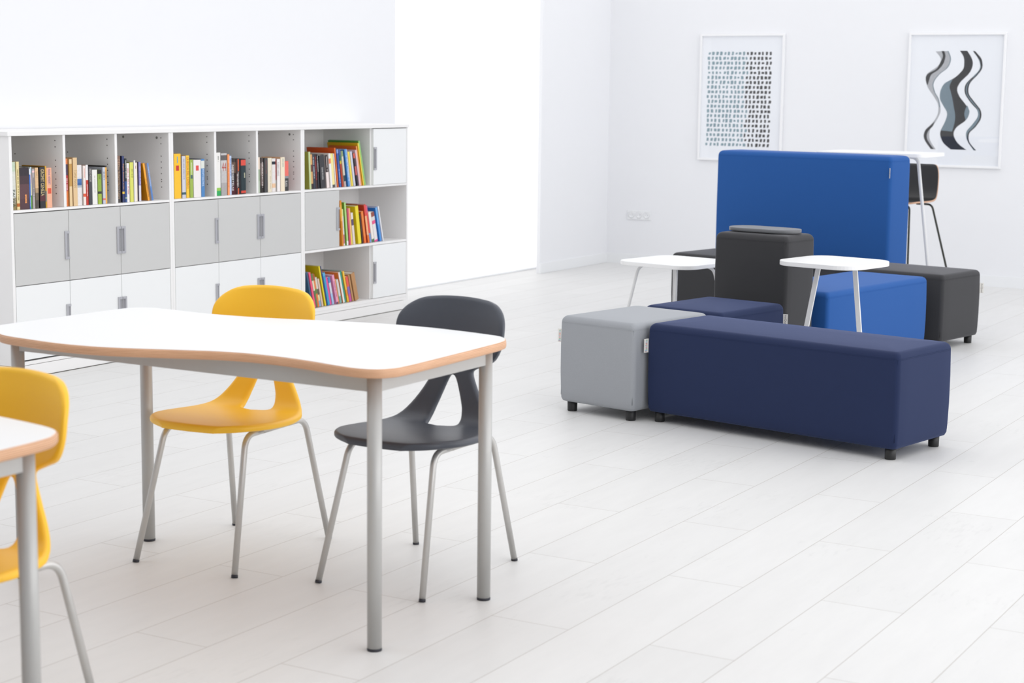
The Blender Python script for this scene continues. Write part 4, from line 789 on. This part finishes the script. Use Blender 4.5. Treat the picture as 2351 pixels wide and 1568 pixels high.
def shell_mesh():
    bm = bmesh.new(); n = len(ROWS)-1
    S = sorted(set([k/4 for k in range(n*4+1)] + [h[0] for h in HOLE] + [.1, n-.1, 9.06, 9.25, 14.65, 14.88]))
    TT = (0, .04, .09, .17, .30, .45, .60, .74, .85, .92, .96, .985, 1.0); TH = .023
    prof = [(cr4(ROWS, s, 0), cr4(ROWS, s, 1)) for s in S]
    arc = [0.0]
    for a, b in zip(prof, prof[1:]): arc.append(arc[-1]+math.hypot(b[0]-a[0], b[1]-a[1]))
    F, B, G_ = {}, {}, []
    for i, s in enumerate(S):
        y, z = prof[i]; a, b = prof[max(i-2, 0)], prof[min(i+2, len(S)-1)]
        d = Vector((0, b[0]-a[0], b[1]-a[1])).normalized(); nb = Vector((0, d.z, -d.y))    # towards the underside / rear
        if s < 2.5:
            f = s/2.5; nb = (nb*f*f + Vector((0, .35, -1)).normalized()*(1-f*f)).normalized()
        w_, c, ra, bw = cr4(ROWS, s, 2), cr4(ROWS, s, 4), cr4(ROWS, s, 5), cr4(ROWS, s, 6); g = hole_w(s); G_.append(g)
        for sd in (-1, 1):
            for k, t_ in enumerate(TT):
                x = g+(w_-g)*t_; u = x/.2; e_ = bw*(x/w_)**2.2
                p = Vector((sd*x, y-c*u*u+(e_ if z < .5 else 0), z+ra*u*u-(e_ if z > .5 else 0)))
                dist = min(w_-x, arc[i]+.0, arc[-1]-arc[i]); 
                if g > 0: dist = min(dist, x-g)
                dl = .0075*(1-min(dist/.013, 1))**2
                F[i, sd, k] = bm.verts.new(p+nb*dl); B[i, sd, k] = bm.verts.new(p+nb*(TH-dl*.8))
    def q(*v): bm.faces.new(v)
    K = len(TT)-1; N_ = len(S)-1
    for sd in (-1, 1):
        for i in range(N_):
            for k in range(K):
                q(F[i, sd, k], F[i, sd, k+1], F[i+1, sd, k+1], F[i+1, sd, k]); q(B[i, sd, k], B[i, sd, k+1], B[i+1, sd, k+1], B[i+1, sd, k])
            q(F[i, sd, K], B[i, sd, K], B[i+1, sd, K], F[i+1, sd, K])
            if G_[i] > 0 or G_[i+1] > 0: q(F[i, sd, 0], B[i, sd, 0], B[i+1, sd, 0], F[i+1, sd, 0])
        for i in (0, N_):
            for k in range(K): q(F[i, sd, k], F[i, sd, k+1], B[i, sd, k+1], B[i, sd, k])
    bmesh.ops.remove_doubles(bm, verts=bm.verts[:], dist=1e-5)
    return bm
def chair(label, mkey, loc, rz):
    t = thing('school_chair', label, 'chair', (loc[0], loc[1], 0), math.radians(rz), 'plastic shell chairs at the wave tables')
    s = obj('seat_shell', shell_mesh(), MT[mkey], t, smooth=True)
    m_ = s.modifiers.new('r', 'SUBSURF'); m_.levels = 1; m_.render_levels = 1
    for sx in (-1, 1):
        for ft, tp, ml in (((sx*.184, -.262, .014), (sx*.150, -.150, .412), (sx*.148, -.06, .412)), ((sx*.184, .262, .014), (sx*.150, .178, .412), (sx*.148, .08, .412))):
            bm = bmesh.new(); dn = (Vector(tp)-Vector(ft)).normalized(); tube(bm, fillet([Vector(ft)-dn*.0068, tp, ml], .045, 8), .0098, 16); lg = obj('leg', bm, MT['tube'], t, smooth=True)
            d = (Vector(tp)-Vector(ft)).normalized(); bm = bmesh.new(); f_ = Vector(ft); tube(bm, [f_-d*.0145, f_-d*.0065], .0104, 16); obj('foot_cap', bm, MT['rubber'], lg, smooth=False)
        bm = bmesh.new(); tube(bm, [(sx*.148, -.0605, .412), (sx*.148, .0805, .412)], .0098, 16); obj('side_rail', bm, MT['tube'], t, smooth=True)
    for y in (-.03, .06):
        bm = bmesh.new(); box(bm, (-.148, y-.014, .404), (.148, y+.014, .409), bev=.001); obj('crossbar', bm, MT['tube'], t)
    return t
chair('yellow plastic shell chair with silver legs tucked under the middle of the wave table', 'yellow', (-3.473, 4.237), 4.0)
chair('anthracite plastic shell chair with silver legs at the right end of the wave table', 'gplastic', (-2.841, 4.343), 0.0)
chair('yellow plastic shell chair cut off by the left picture edge', 'yellow', (-2.912, 2.578), 0.0)
bpy.context.view_layer.update()
